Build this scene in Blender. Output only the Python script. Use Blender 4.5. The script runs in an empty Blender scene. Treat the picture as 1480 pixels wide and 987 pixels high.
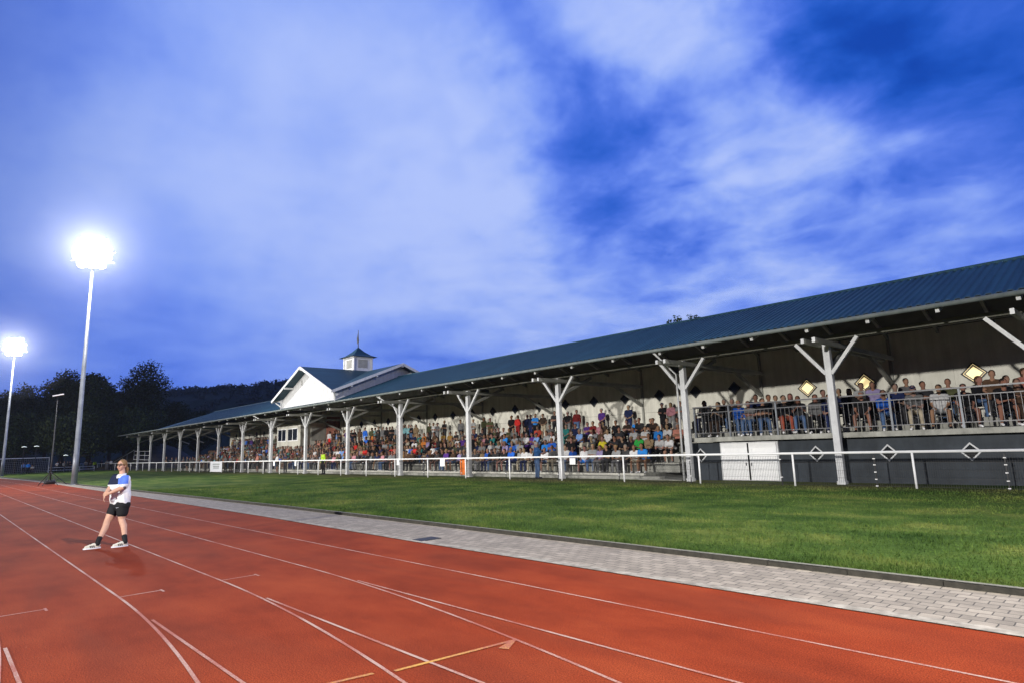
import bpy, bmesh, math, random
import numpy as np
from mathutils import Vector, Matrix
random.seed(7); RNG = np.random.default_rng(7)
sc = bpy.context.scene
col = sc.collection
R = math.radians

# ------------------------------------------------------------------ camera
F_PX, YAW, PITCH, ROLL, CAM_H = 883.32, .8142, .1696, -.0332, 1.703
_fw = Vector((-math.sin(YAW)*math.cos(PITCH), math.cos(YAW)*math.cos(PITCH), math.sin(PITCH)))
_r = Vector((math.cos(YAW), math.sin(YAW), 0)); _u = _r.cross(_fw)
_c, _s = math.cos(ROLL), math.sin(ROLL)
CR = _r*_c + _u*_s; CU = -_r*_s + _u*_c
cd = bpy.data.cameras.new('camera'); cam = bpy.data.objects.new('camera', cd); col.objects.link(cam)
cd.sensor_width = 36; cd.lens = F_PX/1480*36; cd.clip_end = 9000; cd.clip_start = .05
m = Matrix((CR, CU, -_fw)).transposed().to_4x4(); m.translation = (0, 0, CAM_H)
cam.matrix_world = m
sc.camera = cam

def ray(x, y):
    return _fw*F_PX + CR*(x-740) - CU*(y-493.5)
def onY(x, y, Y):
    r = ray(x, y); return r*(Y/r.y) + Vector((0, 0, CAM_H))
def onZ(x, y, Z=0):
    r = ray(x, y); return r*((Z-CAM_H)/r.z) + Vector((0, 0, CAM_H))
def onD(x, y, d):
    r = ray(x, y); return r*(d/math.hypot(r.x, r.y)) + Vector((0, 0, CAM_H))

# ------------------------------------------------------------------ materials
MATS = {}
def newmat(name):
    m = bpy.data.materials.new(name); m.use_nodes = True
    nt = m.node_tree; b = nt.nodes['Principled BSDF']
    MATS[name] = m
    return m, nt, b
def N(nt, t, **kw):
    n = nt.nodes.new(t)
    for k, v in kw.items(): setattr(n, k, v)
    return n
def noisy(name, c1, c2, scale=4, rough=.8, bump=0, bscale=60, metal=0, detail=6, coord='Object', spec=.3, stretch=None):
    m, nt, b = newmat(name)
    tc = N(nt, 'ShaderNodeTexCoord'); mp = N(nt, 'ShaderNodeMapping')
    nt.links.new(tc.outputs[coord], mp.inputs[0])
    if stretch: mp.inputs['Scale'].default_value = stretch
    no = N(nt, 'ShaderNodeTexNoise'); no.inputs['Scale'].default_value = scale; no.inputs['Detail'].default_value = detail
    no.inputs['Roughness'].default_value = .65
    nt.links.new(mp.outputs[0], no.inputs['Vector'])
    cr = N(nt, 'ShaderNodeValToRGB'); cr.color_ramp.elements[0].position = .3; cr.color_ramp.elements[1].position = .7
    cr.color_ramp.elements[0].color = (*c1, 1); cr.color_ramp.elements[1].color = (*c2, 1)
    nt.links.new(no.outputs[0], cr.inputs[0]); nt.links.new(cr.outputs[0], b.inputs['Base Color'])
    b.inputs['Roughness'].default_value = rough; b.inputs['Metallic'].default_value = metal
    b.inputs['Specular IOR Level'].default_value = spec
    if bump:
        n2 = N(nt, 'ShaderNodeTexNoise'); n2.inputs['Scale'].default_value = bscale; n2.inputs['Detail'].default_value = 3
        nt.links.new(tc.outputs[coord], n2.inputs['Vector'])
        bp = N(nt, 'ShaderNodeBump'); bp.inputs['Strength'].default_value = bump; bp.inputs['Distance'].default_value = .01
        nt.links.new(n2.outputs[0], bp.inputs['Height']); nt.links.new(bp.outputs[0], b.inputs['Normal'])
    return m
def emis(name, c, s):
    m, nt, b = newmat(name)
    b.inputs['Base Color'].default_value = (*c, 1)
    b.inputs['Emission Color'].default_value = (*c, 1); b.inputs['Emission Strength'].default_value = s
    return m

noisy('white_paint', (.50, .51, .53), (.64, .65, .66), 3, .5)
noisy('rail_paint', (.80, .81, .82), (.88, .88, .88), 6, .4, spec=.5)
noisy('white_board', (.50, .49, .43), (.62, .61, .54), 1.2, .7, bump=.2, bscale=8)
noisy('timber_grey', (.20, .20, .18), (.30, .30, .27), 1.5, .8)
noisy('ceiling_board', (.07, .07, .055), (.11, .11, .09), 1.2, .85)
noisy('concrete', (.30, .30, .27), (.42, .42, .38), 2.5, .9, bump=.3, bscale=30)
noisy('concrete_edge', (.34, .31, .26), (.48, .44, .37), 6, .9, spec=.1)
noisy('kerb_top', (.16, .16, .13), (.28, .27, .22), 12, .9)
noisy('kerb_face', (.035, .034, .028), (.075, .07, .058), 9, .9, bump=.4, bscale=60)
noisy('wall_slate', (.028, .036, .046), (.045, .055, .068), 1.5, .7)
noisy('galvanised', (.16, .175, .20), (.25, .27, .30), 2, .45, metal=.35)
noisy('steel_rail', (.11, .11, .115), (.19, .19, .2), 5, .45, metal=.3)
noisy('roof_blue', (.012, .050, .080), (.018, .068, .108), .6, .55, spec=.35)
noisy('gutter', (.10, .12, .12), (.17, .19, .18), 3, .5)
noisy('dark_metal', (.02, .02, .022), (.04, .04, .042), 8, .5)
noisy('black_gap', (.006, .006, .006), (.012, .012, .012), 8, .9)
noisy('brick_red', (.10, .035, .025), (.19, .07, .045), 9, .9, bump=.4, bscale=20)
noisy('trunk', (.03, .022, .016), (.06, .045, .03), 3, .95, bump=.5, bscale=12)
noisy('soil', (.04, .035, .028), (.075, .065, .05), .4, .95, bump=.5, bscale=3)
noisy('hill_wood', (.012, .024, .012), (.035, .055, .022), .03, .95)
noisy('plate_white', (.75, .75, .75), (.82, .82, .82), 3, .5)
noisy('net_white', (.45, .46, .47), (.55, .56, .57), 3, .8)
noisy('banner_white', (.62, .64, .68), (.76, .77, .80), 4, .7)
noisy('orange_cloth', (.75, .16, .02), (.85, .22, .03), 4, .8)
noisy('purple_cloth', (.14, .07, .55), (.2, .1, .65), 4, .8)
emis('lamp_glow', (1, .97, .93), 10)
emis('lamp_small', (.9, 1, .95), .8)
emis('window_lit', (1.0, .78, .38), .85)
m, nt, b = newmat('glass_dark'); b.inputs['Base Color'].default_value = (.015, .018, .02, 1); b.inputs['Roughness'].default_value = .12

# track
def track_material():
    m, nt, b = newmat('track_red')
    tc = N(nt, 'ShaderNodeTexCoord')
    L = nt.links.new
    n1 = N(nt, 'ShaderNodeTexNoise'); n1.inputs['Scale'].default_value = .7; n1.inputs['Detail'].default_value = 8; n1.inputs['Roughness'].default_value = .62
    mp = N(nt, 'ShaderNodeMapping'); mp.inputs['Scale'].default_value = (.75, 1.3, 1); L(tc.outputs['Object'], mp.inputs[0]); L(mp.outputs[0], n1.inputs['Vector'])
    cr = N(nt, 'ShaderNodeValToRGB'); e = cr.color_ramp.elements
    e[0].position = .3; e[0].color = (.165, .024, .007, 1); e[1].position = .74; e[1].color = (.32, .058, .017, 1)
    x = e.new(.5); x.color = (.245, .038, .011, 1)
    L(n1.outputs[0], cr.inputs[0])
    n2 = N(nt, 'ShaderNodeTexNoise'); n2.inputs['Scale'].default_value = 90; n2.inputs['Detail'].default_value = 4; L(tc.outputs['Object'], n2.inputs['Vector'])
    mr = N(nt, 'ShaderNodeMapRange'); mr.inputs['From Min'].default_value = .3; mr.inputs['From Max'].default_value = .7; mr.inputs['To Min'].default_value = .45; mr.inputs['To Max'].default_value = 1.6
    L(n2.outputs[0], mr.inputs[0])
    mx = N(nt, 'ShaderNodeMix', data_type='RGBA', blend_type='MULTIPLY'); mx.inputs[0].default_value = 1
    L(cr.outputs[0], mx.inputs[6]); L(mr.outputs[0], mx.inputs[7])
    # scuffs of trodden-in dirt
    n3 = N(nt, 'ShaderNodeTexNoise'); n3.inputs['Scale'].default_value = .45; n3.inputs['Detail'].default_value = 5; n3.inputs['Distortion'].default_value = 1.2
    mp3 = N(nt, 'ShaderNodeMapping'); mp3.inputs['Scale'].default_value = (.35, 1.8, 1); mp3.inputs['Location'].default_value = (3, 7, 0); L(tc.outputs['Object'], mp3.inputs[0]); L(mp3.outputs[0], n3.inputs['Vector'])
    m3 = N(nt, 'ShaderNodeMapRange'); m3.inputs['From Min'].default_value = .50; m3.inputs['From Max'].default_value = .70; m3.inputs['To Max'].default_value = .28; L(n3.outputs[0], m3.inputs[0])
    mx2 = N(nt, 'ShaderNodeMix', data_type='RGBA'); L(m3.outputs[0], mx2.inputs[0]); L(mx.outputs[2], mx2.inputs[6]); mx2.inputs[7].default_value = (.11, .032, .018, 1)
    L(mx2.outputs[2], b.inputs['Base Color'])
    b.inputs['Roughness'].default_value = .85; b.inputs['Specular IOR Level'].default_value = .10
    bp = N(nt, 'ShaderNodeBump'); bp.inputs['Strength'].default_value = .55; bp.inputs['Distance'].default_value = .004; L(n2.outputs[0], bp.inputs['Height']); L(bp.outputs[0], b.inputs['Normal'])
    return m
track_material()
def weather(name, amt=.25, streak=(1.2, .15, 1), scale=2.0):
    m = MATS[name]; nt = m.node_tree; b = nt.nodes['Principled BSDF']; src = b.inputs['Base Color'].links[0].from_socket
    tc = N(nt, 'ShaderNodeTexCoord'); mp = N(nt, 'ShaderNodeMapping'); mp.inputs['Scale'].default_value = streak; nt.links.new(tc.outputs['Object'], mp.inputs[0])
    n = N(nt, 'ShaderNodeTexNoise'); n.inputs['Scale'].default_value = scale; n.inputs['Detail'].default_value = 8; n.inputs['Roughness'].default_value = .7; nt.links.new(mp.outputs[0], n.inputs['Vector'])
    mr = N(nt, 'ShaderNodeMapRange'); mr.inputs['From Min'].default_value = .35; mr.inputs['From Max'].default_value = .65; mr.inputs['To Min'].default_value = 1-amt; mr.inputs['To Max'].default_value = 1.08; nt.links.new(n.outputs[0], mr.inputs[0])
    mx = N(nt, 'ShaderNodeMix', data_type='RGBA', blend_type='MULTIPLY'); mx.inputs[0].default_value = 1; nt.links.new(src, mx.inputs[6]); nt.links.new(mr.outputs[0], mx.inputs[7]); nt.links.new(mx.outputs[2], b.inputs['Base Color'])
weather('roof_blue', .35, (2.5, .12, .12), 1.6); weather('white_board', .16, (2.0, 1, .12), 1.5); weather('white_paint', .14, (3, 3, .4), 2.2); weather('concrete', .45, (1, 1, .6), 1.8); weather('wall_slate', .35, (1, 1, .3), 1.6); weather('concrete_edge', .4, (1, 1, 1), 3); weather('galvanised', .3, (4, 4, .25), 2)
def line_material(name, c):
    m, nt, b = newmat(name); L = nt.links.new
    tc = N(nt, 'ShaderNodeTexCoord')
    n2 = N(nt, 'ShaderNodeTexNoise'); n2.inputs['Scale'].default_value = 70; n2.inputs['Detail'].default_value = 5; n2.inputs['Roughness'].default_value = .7; L(tc.outputs['Object'], n2.inputs['Vector'])
    n3 = N(nt, 'ShaderNodeTexNoise'); n3.inputs['Scale'].default_value = 1.4; n3.inputs['Detail'].default_value = 4; L(tc.outputs['Object'], n3.inputs['Vector'])
    ad = N(nt, 'ShaderNodeMath', operation='ADD'); L(n2.outputs[0], ad.inputs[0]); L(n3.outputs[0], ad.inputs[1])
    mr = N(nt, 'ShaderNodeMapRange'); mr.inputs['From Min'].default_value = .88; mr.inputs['From Max'].default_value = 1.14; L(ad.outputs[0], mr.inputs[0])
    mx = N(nt, 'ShaderNodeMix', data_type='RGBA'); L(mr.outputs[0], mx.inputs[0]); mx.inputs[6].default_value = (.36, .10, .06, 1); mx.inputs[7].default_value = (*c, 1)
    L(mx.outputs[2], b.inputs['Base Color']); b.inputs['Roughness'].default_value = .75
line_material('line_white', (.50, .34, .27)); line_material('line_yellow', (.62, .34, .06))

def paver_material():
    m, nt, b = newmat('pavers'); L = nt.links.new
    tc = N(nt, 'ShaderNodeTexCoord')
    br = N(nt, 'ShaderNodeTexBrick'); br.inputs['Scale'].default_value = 1
    nd = N(nt, 'ShaderNodeTexNoise'); nd.inputs['Scale'].default_value = 6; L(tc.outputs['Object'], nd.inputs['Vector'])
    vm = N(nt, 'ShaderNodeVectorMath', operation='SCALE'); L(nd.outputs['Color'], vm.inputs[0]); vm.inputs['Scale'].default_value = .022
    va = N(nt, 'ShaderNodeVectorMath', operation='ADD'); L(tc.outputs['Object'], va.inputs[0]); L(vm.outputs[0], va.inputs[1]); L(va.outputs[0], br.inputs['Vector'])
    for k, v in (('Mortar Size', .007), ('Mortar Smooth', .3), ('Bias', -.2), ('Brick Width', .20), ('Row Height', .145)): br.inputs[k].default_value = v
    br.inputs['Color1'].default_value = (.28, .245, .195, 1); br.inputs['Color2'].default_value = (.40, .35, .28, 1); br.inputs['Mortar'].default_value = (.10, .09, .075, 1)
    no = N(nt, 'ShaderNodeTexNoise'); no.inputs['Scale'].default_value = 3; no.inputs['Detail'].default_value = 9; no.inputs['Roughness'].default_value = .75; L(tc.outputs['Object'], no.inputs['Vector'])
    mr = N(nt, 'ShaderNodeMapRange'); mr.inputs['From Min'].default_value = .25; mr.inputs['From Max'].default_value = .75; mr.inputs['To Min'].default_value = .6; mr.inputs['To Max'].default_value = 1.25; L(no.outputs[0], mr.inputs[0])
    mx = N(nt, 'ShaderNodeMix', data_type='RGBA', blend_type='MULTIPLY'); mx.inputs[0].default_value = 1; L(br.outputs['Color'], mx.inputs[6]); L(mr.outputs[0], mx.inputs[7])
    L(mx.outputs[2], b.inputs['Base Color']); b.inputs['Roughness'].default_value = .85
    bp = N(nt, 'ShaderNodeBump'); bp.inputs['Strength'].default_value = .6; bp.inputs['Distance'].default_value = .01; bp.invert = True; L(br.outputs['Fac'], bp.inputs['Height']); L(bp.outputs[0], b.inputs['Normal'])
paver_material()

def lawn_material(name, blade=False):
    m, nt, b = newmat(name); L = nt.links.new
    tc = N(nt, 'ShaderNodeTexCoord')
    def noise(s, d, st=None, w=0):
        n = N(nt, 'ShaderNodeTexNoise'); n.inputs['Scale'].default_value = s; n.inputs['Detail'].default_value = d; n.inputs['Roughness'].default_value = .65
        mp = N(nt, 'ShaderNodeMapping'); mp.inputs['Scale'].default_value = st or (1, 1, 1); mp.inputs['Location'].default_value = (w, w, 0)
        L(tc.outputs['Object'], mp.inputs[0]); L(mp.outputs[0], n.inputs['Vector']); return n
    n1 = noise(.55, 7, (.8, 1.1, 1)); n2 = noise(14, 5, (1, 1, 1), 4); n3 = noise(.22, 3, (.5, 1, 1), 9)
    cr = N(nt, 'ShaderNodeValToRGB'); e = cr.color_ramp.elements
    e[0].position = .32; e[0].color = (.026, .058, .013, 1); e[1].position = .72; e[1].color = (.18, .20, .05, 1)
    x = e.new(.5); x.color = (.066, .112, .024, 1)
    L(n1.outputs[0], cr.inputs[0])
    mr = N(nt, 'ShaderNodeMapRange'); mr.inputs['From Min'].default_value = .3; mr.inputs['From Max'].default_value = .7; mr.inputs['To Min'].default_value = .55; mr.inputs['To Max'].default_value = 1.5; L(n2.outputs[0], mr.inputs[0])
    mx = N(nt, 'ShaderNodeMix', data_type='RGBA', blend_type='MULTIPLY'); mx.inputs[0].default_value = 1; L(cr.outputs[0], mx.inputs[6]); L(mr.outputs[0], mx.inputs[7])
    # dry worn turf along the barrier
    sx = N(nt, 'ShaderNodeSeparateXYZ'); L(tc.outputs['Object'], sx.inputs[0])
    md = N(nt, 'ShaderNodeMapRange'); md.inputs['From Min'].default_value = 20.3; md.inputs['From Max'].default_value = 22.2; L(sx.outputs['Y'], md.inputs[0])
    ms = N(nt, 'ShaderNodeMapRange'); ms.inputs['From Min'].default_value = .35; ms.inputs['From Max'].default_value = .6; L(n3.outputs[0], ms.inputs[0])
    mm = N(nt, 'ShaderNodeMath', operation='MULTIPLY'); L(md.outputs[0], mm.inputs[0]); L(ms.outputs[0], mm.inputs[1])
    mx2 = N(nt, 'ShaderNodeMix', data_type='RGBA'); L(mm.outputs[0], mx2.inputs[0]); L(mx.outputs[2], mx2.inputs[6]); mx2.inputs[7].default_value = (.10, .095, .045, 1)
    L(mx2.outputs[2], b.inputs['Base Color']); b.inputs['Roughness'].default_value = .9; b.inputs['Specular IOR Level'].default_value = .05
    if not blade:
        bp = N(nt, 'ShaderNodeBump'); bp.inputs['Strength'].default_value = .9; bp.inputs['Distance'].default_value = .03; L(n2.outputs[0], bp.inputs['Height']); L(bp.outputs[0], b.inputs['Normal'])
    return m
lawn_material('lawn'); lawn_material('grass_blade', True)

def leaf_material(name, c1, c2):
    m, nt, b = newmat(name); L = nt.links.new
    g = N(nt, 'ShaderNodeNewGeometry')
    cr = N(nt, 'ShaderNodeValToRGB'); cr.color_ramp.elements[0].color = (*c1, 1); cr.color_ramp.elements[1].color = (*c2, 1)
    L(g.outputs['Random Per Island'], cr.inputs[0]); L(cr.outputs[0], b.inputs['Base Color']); b.inputs['Roughness'].default_value = .7
    b.inputs['Specular IOR Level'].default_value = .2
    return m
leaf_material('leaf_dark', (.010, .022, .008), (.030, .055, .016)); leaf_material('leaf_mid', (.016, .030, .010), (.045, .065, .022))

# people materials read their colour from the person's own properties
def prop_mat(name, prop, rough=.85, speck=.25):
    m, nt, b = newmat(name); L = nt.links.new
    a = N(nt, 'ShaderNodeAttribute'); a.attribute_type = 'OBJECT'; a.attribute_name = prop
    tc = N(nt, 'ShaderNodeTexCoord'); n = N(nt, 'ShaderNodeTexNoise'); n.inputs['Scale'].default_value = 9; n.inputs['Detail'].default_value = 4; L(tc.outputs['Object'], n.inputs['Vector'])
    mr = N(nt, 'ShaderNodeMapRange'); mr.inputs['From Min'].default_value = .3; mr.inputs['From Max'].default_value = .7; mr.inputs['To Min'].default_value = 1-speck; mr.inputs['To Max'].default_value = 1+speck*.6; L(n.outputs[0], mr.inputs[0])
    mx = N(nt, 'ShaderNodeMix', data_type='RGBA', blend_type='MULTIPLY'); mx.inputs[0].default_value = 1; L(a.outputs['Color'], mx.inputs[6]); L(mr.outputs[0], mx.inputs[7])
    L(mx.outputs[2], b.inputs['Base Color']); b.inputs['Roughness'].default_value = rough; b.inputs['Specular IOR Level'].default_value = .2
    return m
for n_, p_ in (('p_skin', 'skin_colour'), ('p_shirt', 'shirt_colour'), ('p_trousers', 'trouser_colour'), ('p_hair', 'hair_colour'), ('p_shoe', 'shoe_colour')):
    prop_mat(n_, p_, speck=.1 if n_ == 'p_skin' else .3)
m, nt, b = newmat('crowd_cloth'); a = N(nt, 'ShaderNodeAttribute'); a.attribute_name = 'tint'; nt.links.new(a.outputs['Color'], b.inputs['Base Color']); b.inputs['Roughness'].default_value = .9

# ------------------------------------------------------------------ helpers
def tag(o, label=None, cat=None, group=None, kind=None):
    if label: o['label'] = label
    if cat: o['category'] = cat
    if group: o['group'] = group
    if kind: o['kind'] = kind
    return o
def link_obj(name, me, parent=None, mat=None, smooth=False):
    o = bpy.data.objects.new(name, me); col.objects.link(o)
    if parent is not None: o.parent = parent
    if mat is not None:
        for x in (mat if isinstance(mat, (list, tuple)) else [mat]): me.materials.append(MATS[x])
    if smooth: me.polygons.foreach_set('use_smooth', [True]*len(me.polygons))
    return o
def empty(name, loc=(0, 0, 0), rz=0):
    o = bpy.data.objects.new(name, None); col.objects.link(o); o.location = loc; o.rotation_euler.z = rz; o.empty_display_size = .2
    return o
class MB:
    def __init__(s): s.v = []; s.f = []; s.mi = []
    def add(s, vs, fs, mi=0):
        b = len(s.v); s.v += [tuple(v) for v in vs]; s.f += [tuple(b+i for i in f) for f in fs]; s.mi += [mi]*len(fs); return s
    def box(s, x0, x1, y0, y1, z0, z1, mi=0):
        vs = [(x, y, z) for z in (z0, z1) for y in (y0, y1) for x in (x0, x1)]
        return s.add(vs, [(0, 2, 3, 1), (4, 5, 7, 6), (0, 1, 5, 4), (2, 6, 7, 3), (0, 4, 6, 2), (1, 3, 7, 5)], mi)
    def bar(s, p0, p1, w, h=None, up=(0, 0, 1), mi=0):
        h = h or w; p0 = Vector(p0); p1 = Vector(p1); d = (p1-p0).normalized(); up = Vector(up)
        if abs(d.dot(up)) > .98: up = Vector((0, 1, 0))
        a = d.cross(up).normalized()*w/2; bb = a.cross(d).normalized()*h/2
        vs = [p+sa*a+sb*bb for p in (p0, p1) for sa, sb in ((-1, -1), (1, -1), (1, 1), (-1, 1))]
        return s.add(vs, [(0, 1, 2, 3), (4, 7, 6, 5), (0, 4, 5, 1), (1, 5, 6, 2), (2, 6, 7, 3), (3, 7, 4, 0)], mi)
    def tube(s, pts, r, n=8, mi=0, cap=True):
        pts = [Vector(p) for p in pts]; rs = r if isinstance(r, (list, tuple)) else [r]*len(pts)
        vs = []
        for i, p in enumerate(pts):
            d = (pts[min(i+1, len(pts)-1)]-pts[max(i-1, 0)]).normalized()
            up = Vector((0, 0, 1)) if abs(d.z) < .9 else Vector((1, 0, 0))
            a = d.cross(up).normalized(); bb = a.cross(d).normalized()
            vs += [p+(a*math.cos(t)+bb*math.sin(t))*rs[i] for t in [2*math.pi*k/n for k in range(n)]]
        fs = [(i*n+k, i*n+(k+1) % n, (i+1)*n+(k+1) % n, (i+1)*n+k) for i in range(len(pts)-1) for k in range(n)]
        if cap: fs += [tuple(range(n))[::-1], tuple(range((len(pts)-1)*n, len(pts)*n))]
        return s.add(vs, fs, mi)
    def prism(s, poly, thick, axis='y', mi=0):
        """poly: 3D points of a planar outline, thickened by the vector thick"""
        t = Vector(thick); n = len(poly); vs = [Vector(p) for p in poly]+[Vector(p)+t for p in poly]
        fs = [tuple(range(n)), tuple(range(n, 2*n))[::-1]]+[(i, i+n, (i+1) % n+n, (i+1) % n) for i in range(n)]
        return s.add(vs, fs, mi)
    def mesh(s, name):
        me = bpy.data.meshes.new(name); me.from_pydata(s.v, [], s.f); 
        me.polygons.foreach_set('material_index', s.mi)
        bm = bmesh.new(); bm.from_mesh(me); bmesh.ops.recalc_face_normals(bm, faces=bm.faces); bm.to_mesh(me); bm.free()
        me.update(); return me
    def build(s, name, mat, parent=None, smooth=False):
        return link_obj(name, s.mesh(name), parent, mat, smooth)
def bevel(o, w=.01, seg=1):
    md = o.modifiers.new('bevel', 'BEVEL'); md.width = w; md.segments = seg; md.limit_method = 'ANGLE'; return o
def copy_tree(o, parent=None):
    c = o.copy(); col.objects.link(c); c.parent = parent
    for ch in list(o.children): copy_tree(ch, c)
    return c
def interp(x, tab):
    for (a, ya), (b_, yb) in zip(tab, tab[1:]):
        if x <= b_: return ya+(yb-ya)*max(0, (x-a))/(b_-a)
    return tab[-1][1]
#PART2
# ------------------------------------------------------------------ sky
def make_world():
    w = bpy.data.worlds.new('World'); sc.world = w; w.use_nodes = True; nt = w.node_tree; L = nt.links.new
    bg = nt.nodes['Background']
    tc = N(nt, 'ShaderNodeTexCoord'); nrm = N(nt, 'ShaderNodeVectorMath', operation='NORMALIZE'); L(tc.outputs['Generated'], nrm.inputs[0])
    D = nrm.outputs[0]
    sx = N(nt, 'ShaderNodeSeparateXYZ'); L(D, sx.inputs[0])
    def math_(op, a, b=None, c=None, clamp=False):
        n = N(nt, 'ShaderNodeMath', operation=op); n.use_clamp = clamp
        for i, v in enumerate((a, b, c)):
            if v is None: continue
            if isinstance(v, (int, float)): n.inputs[i].default_value = v
            else: L(v, n.inputs[i])
        return n.outputs[0]
    wn = N(nt, 'ShaderNodeTexNoise'); wn.inputs['Scale'].default_value = 3.2; wn.inputs['Detail'].default_value = 5; wn.inputs['Roughness'].default_value = .55; L(D, wn.inputs['Vector'])
    w1 = N(nt, 'ShaderNodeVectorMath', operation='SUBTRACT'); L(wn.outputs['Color'], w1.inputs[0]); w1.inputs[1].default_value = (.5, .5, .5)
    w2 = N(nt, 'ShaderNodeVectorMath', operation='SCALE'); L(w1.outputs[0], w2.inputs[0]); w2.inputs['Scale'].default_value = .42
    w3 = N(nt, 'ShaderNodeVectorMath', operation='ADD'); L(D, w3.inputs[0]); L(w2.outputs[0], w3.inputs[1])
    w4 = N(nt, 'ShaderNodeVectorMath', operation='NORMALIZE'); L(w3.outputs[0], w4.inputs[0]); DW = w4.outputs[0]
    def lobe(d, sig, D_=None):
        n = N(nt, 'ShaderNodeVectorMath', operation='DOT_PRODUCT'); L(D_ or DW, n.inputs[0]); n.inputs[1].default_value = d
        k = 1/(1-math.cos(R(sig)))
        return math_('EXPONENT', math_('MULTIPLY_ADD', n.outputs['Value'], k, -k))
    # cloud layer seen from below: project the view direction on a plane overhead
    zz = math_('ADD', math_('MAXIMUM', sx.outputs['Z'], 0.0), .16)
    cx = math_('DIVIDE', sx.outputs['X'], zz); cy = math_('DIVIDE', sx.outputs['Y'], zz)
    cb = N(nt, 'ShaderNodeCombineXYZ'); L(cx, cb.inputs[0]); L(cy, cb.inputs[1])
    def noise(scale, detail, rough, dist, loc):
        mp = N(nt, 'ShaderNodeMapping'); mp.inputs['Location'].default_value = loc; L(cb.outputs[0], mp.inputs[0])
        n = N(nt, 'ShaderNodeTexNoise'); n.inputs['Scale'].default_value = scale; n.inputs['Detail'].default_value = detail
        n.inputs['Roughness'].default_value = rough; n.inputs['Distortion'].default_value = dist; L(mp.outputs[0], n.inputs['Vector'])
        return math_('SUBTRACT', n.outputs[0], .5)
    nA = noise(1.5, 7, .52, .5, (2.3, 5.1, 0)); nB = noise(4.2, 7, .56, .3, (7.3, 1.1, 0))
    BLOBS = [  # (pixel x, y, radius in degrees, strength) of bright and dark cloud masses
        (480, 70, 17, .17), (560, 330, 15, .20), (250, 230, 19, .17), (700, 190, 6, .28), (925, 40, 7, .40), (1040, 120, 5, .10), (1110, 150, 5, .22), (1190, 240, 5, .20), (1010, 240, 5, .14),
        (860, 400, 12, .20), (1080, 400, 8, .16), (660, 420, 10, .16), (1240, 350, 7, .18), (1330, 330, 5, .1), (1400, 190, 5, .16), (1300, 60, 3, -.1),
        (830, 140, 5, -.30), (740, 60, 5, -.24), (940, 160, 5, -.18), (1120, 20, 6, -.24), (1440, 60, 11, -.26), (1340, 250, 7, -.18), (1230, 60, 4, -.05), (960, 270, 4, -.2), (760, 210, 4, -.1),
        (480, 205, 5, -.14), (640, 200, 4, -.2), (20, 50, 8, -.12), (0, 200, 10, -.08), (60, 560, 12, -.07), (330, 570, 12, -.08), (110, 300, 16, .12), (620, 560, 6, -.05), (620, 520, 8, -.12), (900, 330, 6, -.06), (1180, 300, 5, -.06)]
    s = None
    for px, py, sig, a in BLOBS:
        d = ray(px, py).normalized(); v = math_('MULTIPLY', lobe(d, sig), a)
        s = v if s is None else math_('ADD', s, v)
    broken = math_('ADD', lobe(ray(1080, 200).normalized(), 26, D), .20)          # the clouds are broken in the east, smooth in the north
    s = math_('ADD', s, math_('MULTIPLY', math_('MULTIPLY', nA, broken), 1.15))
    s = math_('ADD', s, math_('MULTIPLY', math_('MULTIPLY', nB, broken), .85))
    s = math_('ADD', s, math_('MULTIPLY', noise(2.2, 5, .5, .3, (1, 9, 0)), .10))
    away = math_('MULTIPLY', math_('MAXIMUM', math_('MULTIPLY', sx.outputs['Y'], -1.0), 0.0), -.9)
    over = math_('MULTIPLY', math_('MAXIMUM', math_('SUBTRACT', sx.outputs['Z'], .70), 0.0), -4.0)   # unseen sky overhead and behind darkened to cut the ambient fill
    s = math_('ADD', math_('ADD', math_('ADD', s, .52), away), over, clamp=True)
    cr = N(nt, 'ShaderNodeValToRGB'); e = cr.color_ramp.elements; cr.color_ramp.interpolation = 'B_SPLINE'
    e[0].position = 0; e[0].color = (.003, .052, .40, 1); e[1].position = 1; e[1].color = (.47, .585, 1.0, 1)
    for p_, c_ in ((.22, (.010, .105, .60)), (.45, (.075, .18, .79)), (.62, (.18, .31, .92)), (.8, (.31, .445, .96))):
        x = e.new(p_); x.color = (*c_, 1)
    L(s, cr.inputs[0])
    sky = N(nt, 'ShaderNodeTexSky'); sky.sky_type = 'NISHITA'; sky.sun_disc = False; sky.sun_elevation = R(-4); sky.sun_rotation = R(300)
    add = N(nt, 'ShaderNodeMix', data_type='RGBA', blend_type='ADD'); add.inputs[0].default_value = .05; L(cr.outputs[0], add.inputs[6]); L(sky.outputs[0], add.inputs[7])
    mr = N(nt, 'ShaderNodeMapRange', interpolation_type='SMOOTHSTEP'); mr.inputs['From Min'].default_value = -.45; mr.inputs['From Max'].default_value = .25; mr.inputs['To Min'].default_value = .18; L(sx.outputs['Y'], mr.inputs[0])
    mz = N(nt, 'ShaderNodeMapRange', interpolation_type='SMOOTHSTEP'); mz.inputs['From Min'].default_value = .70; mz.inputs['From Max'].default_value = .95; mz.inputs['To Min'].default_value = 1; mz.inputs['To Max'].default_value = .4; L(sx.outputs['Z'], mz.inputs[0])
    L(math_('MULTIPLY', mr.outputs[0], mz.outputs[0]), bg.inputs['Strength'])     # out-of-view sky in the south and at the zenith dimmed to cut blue fill
    L(add.outputs[2], bg.inputs['Color'])
    w.cycles.sampling_method = 'MANUAL'; w.cycles.sample_map_resolution = 512
make_world()
vs_ = sc.view_settings; vs_.view_transform = 'Standard'; vs_.look = 'None'; vs_.gamma = 1; vs_.exposure = 0; vs_.use_curve_mapping = False
sc.cycles.use_denoising = True; sc.cycles.max_bounces = 5; sc.cycles.sample_clamp_indirect = 6

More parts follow.
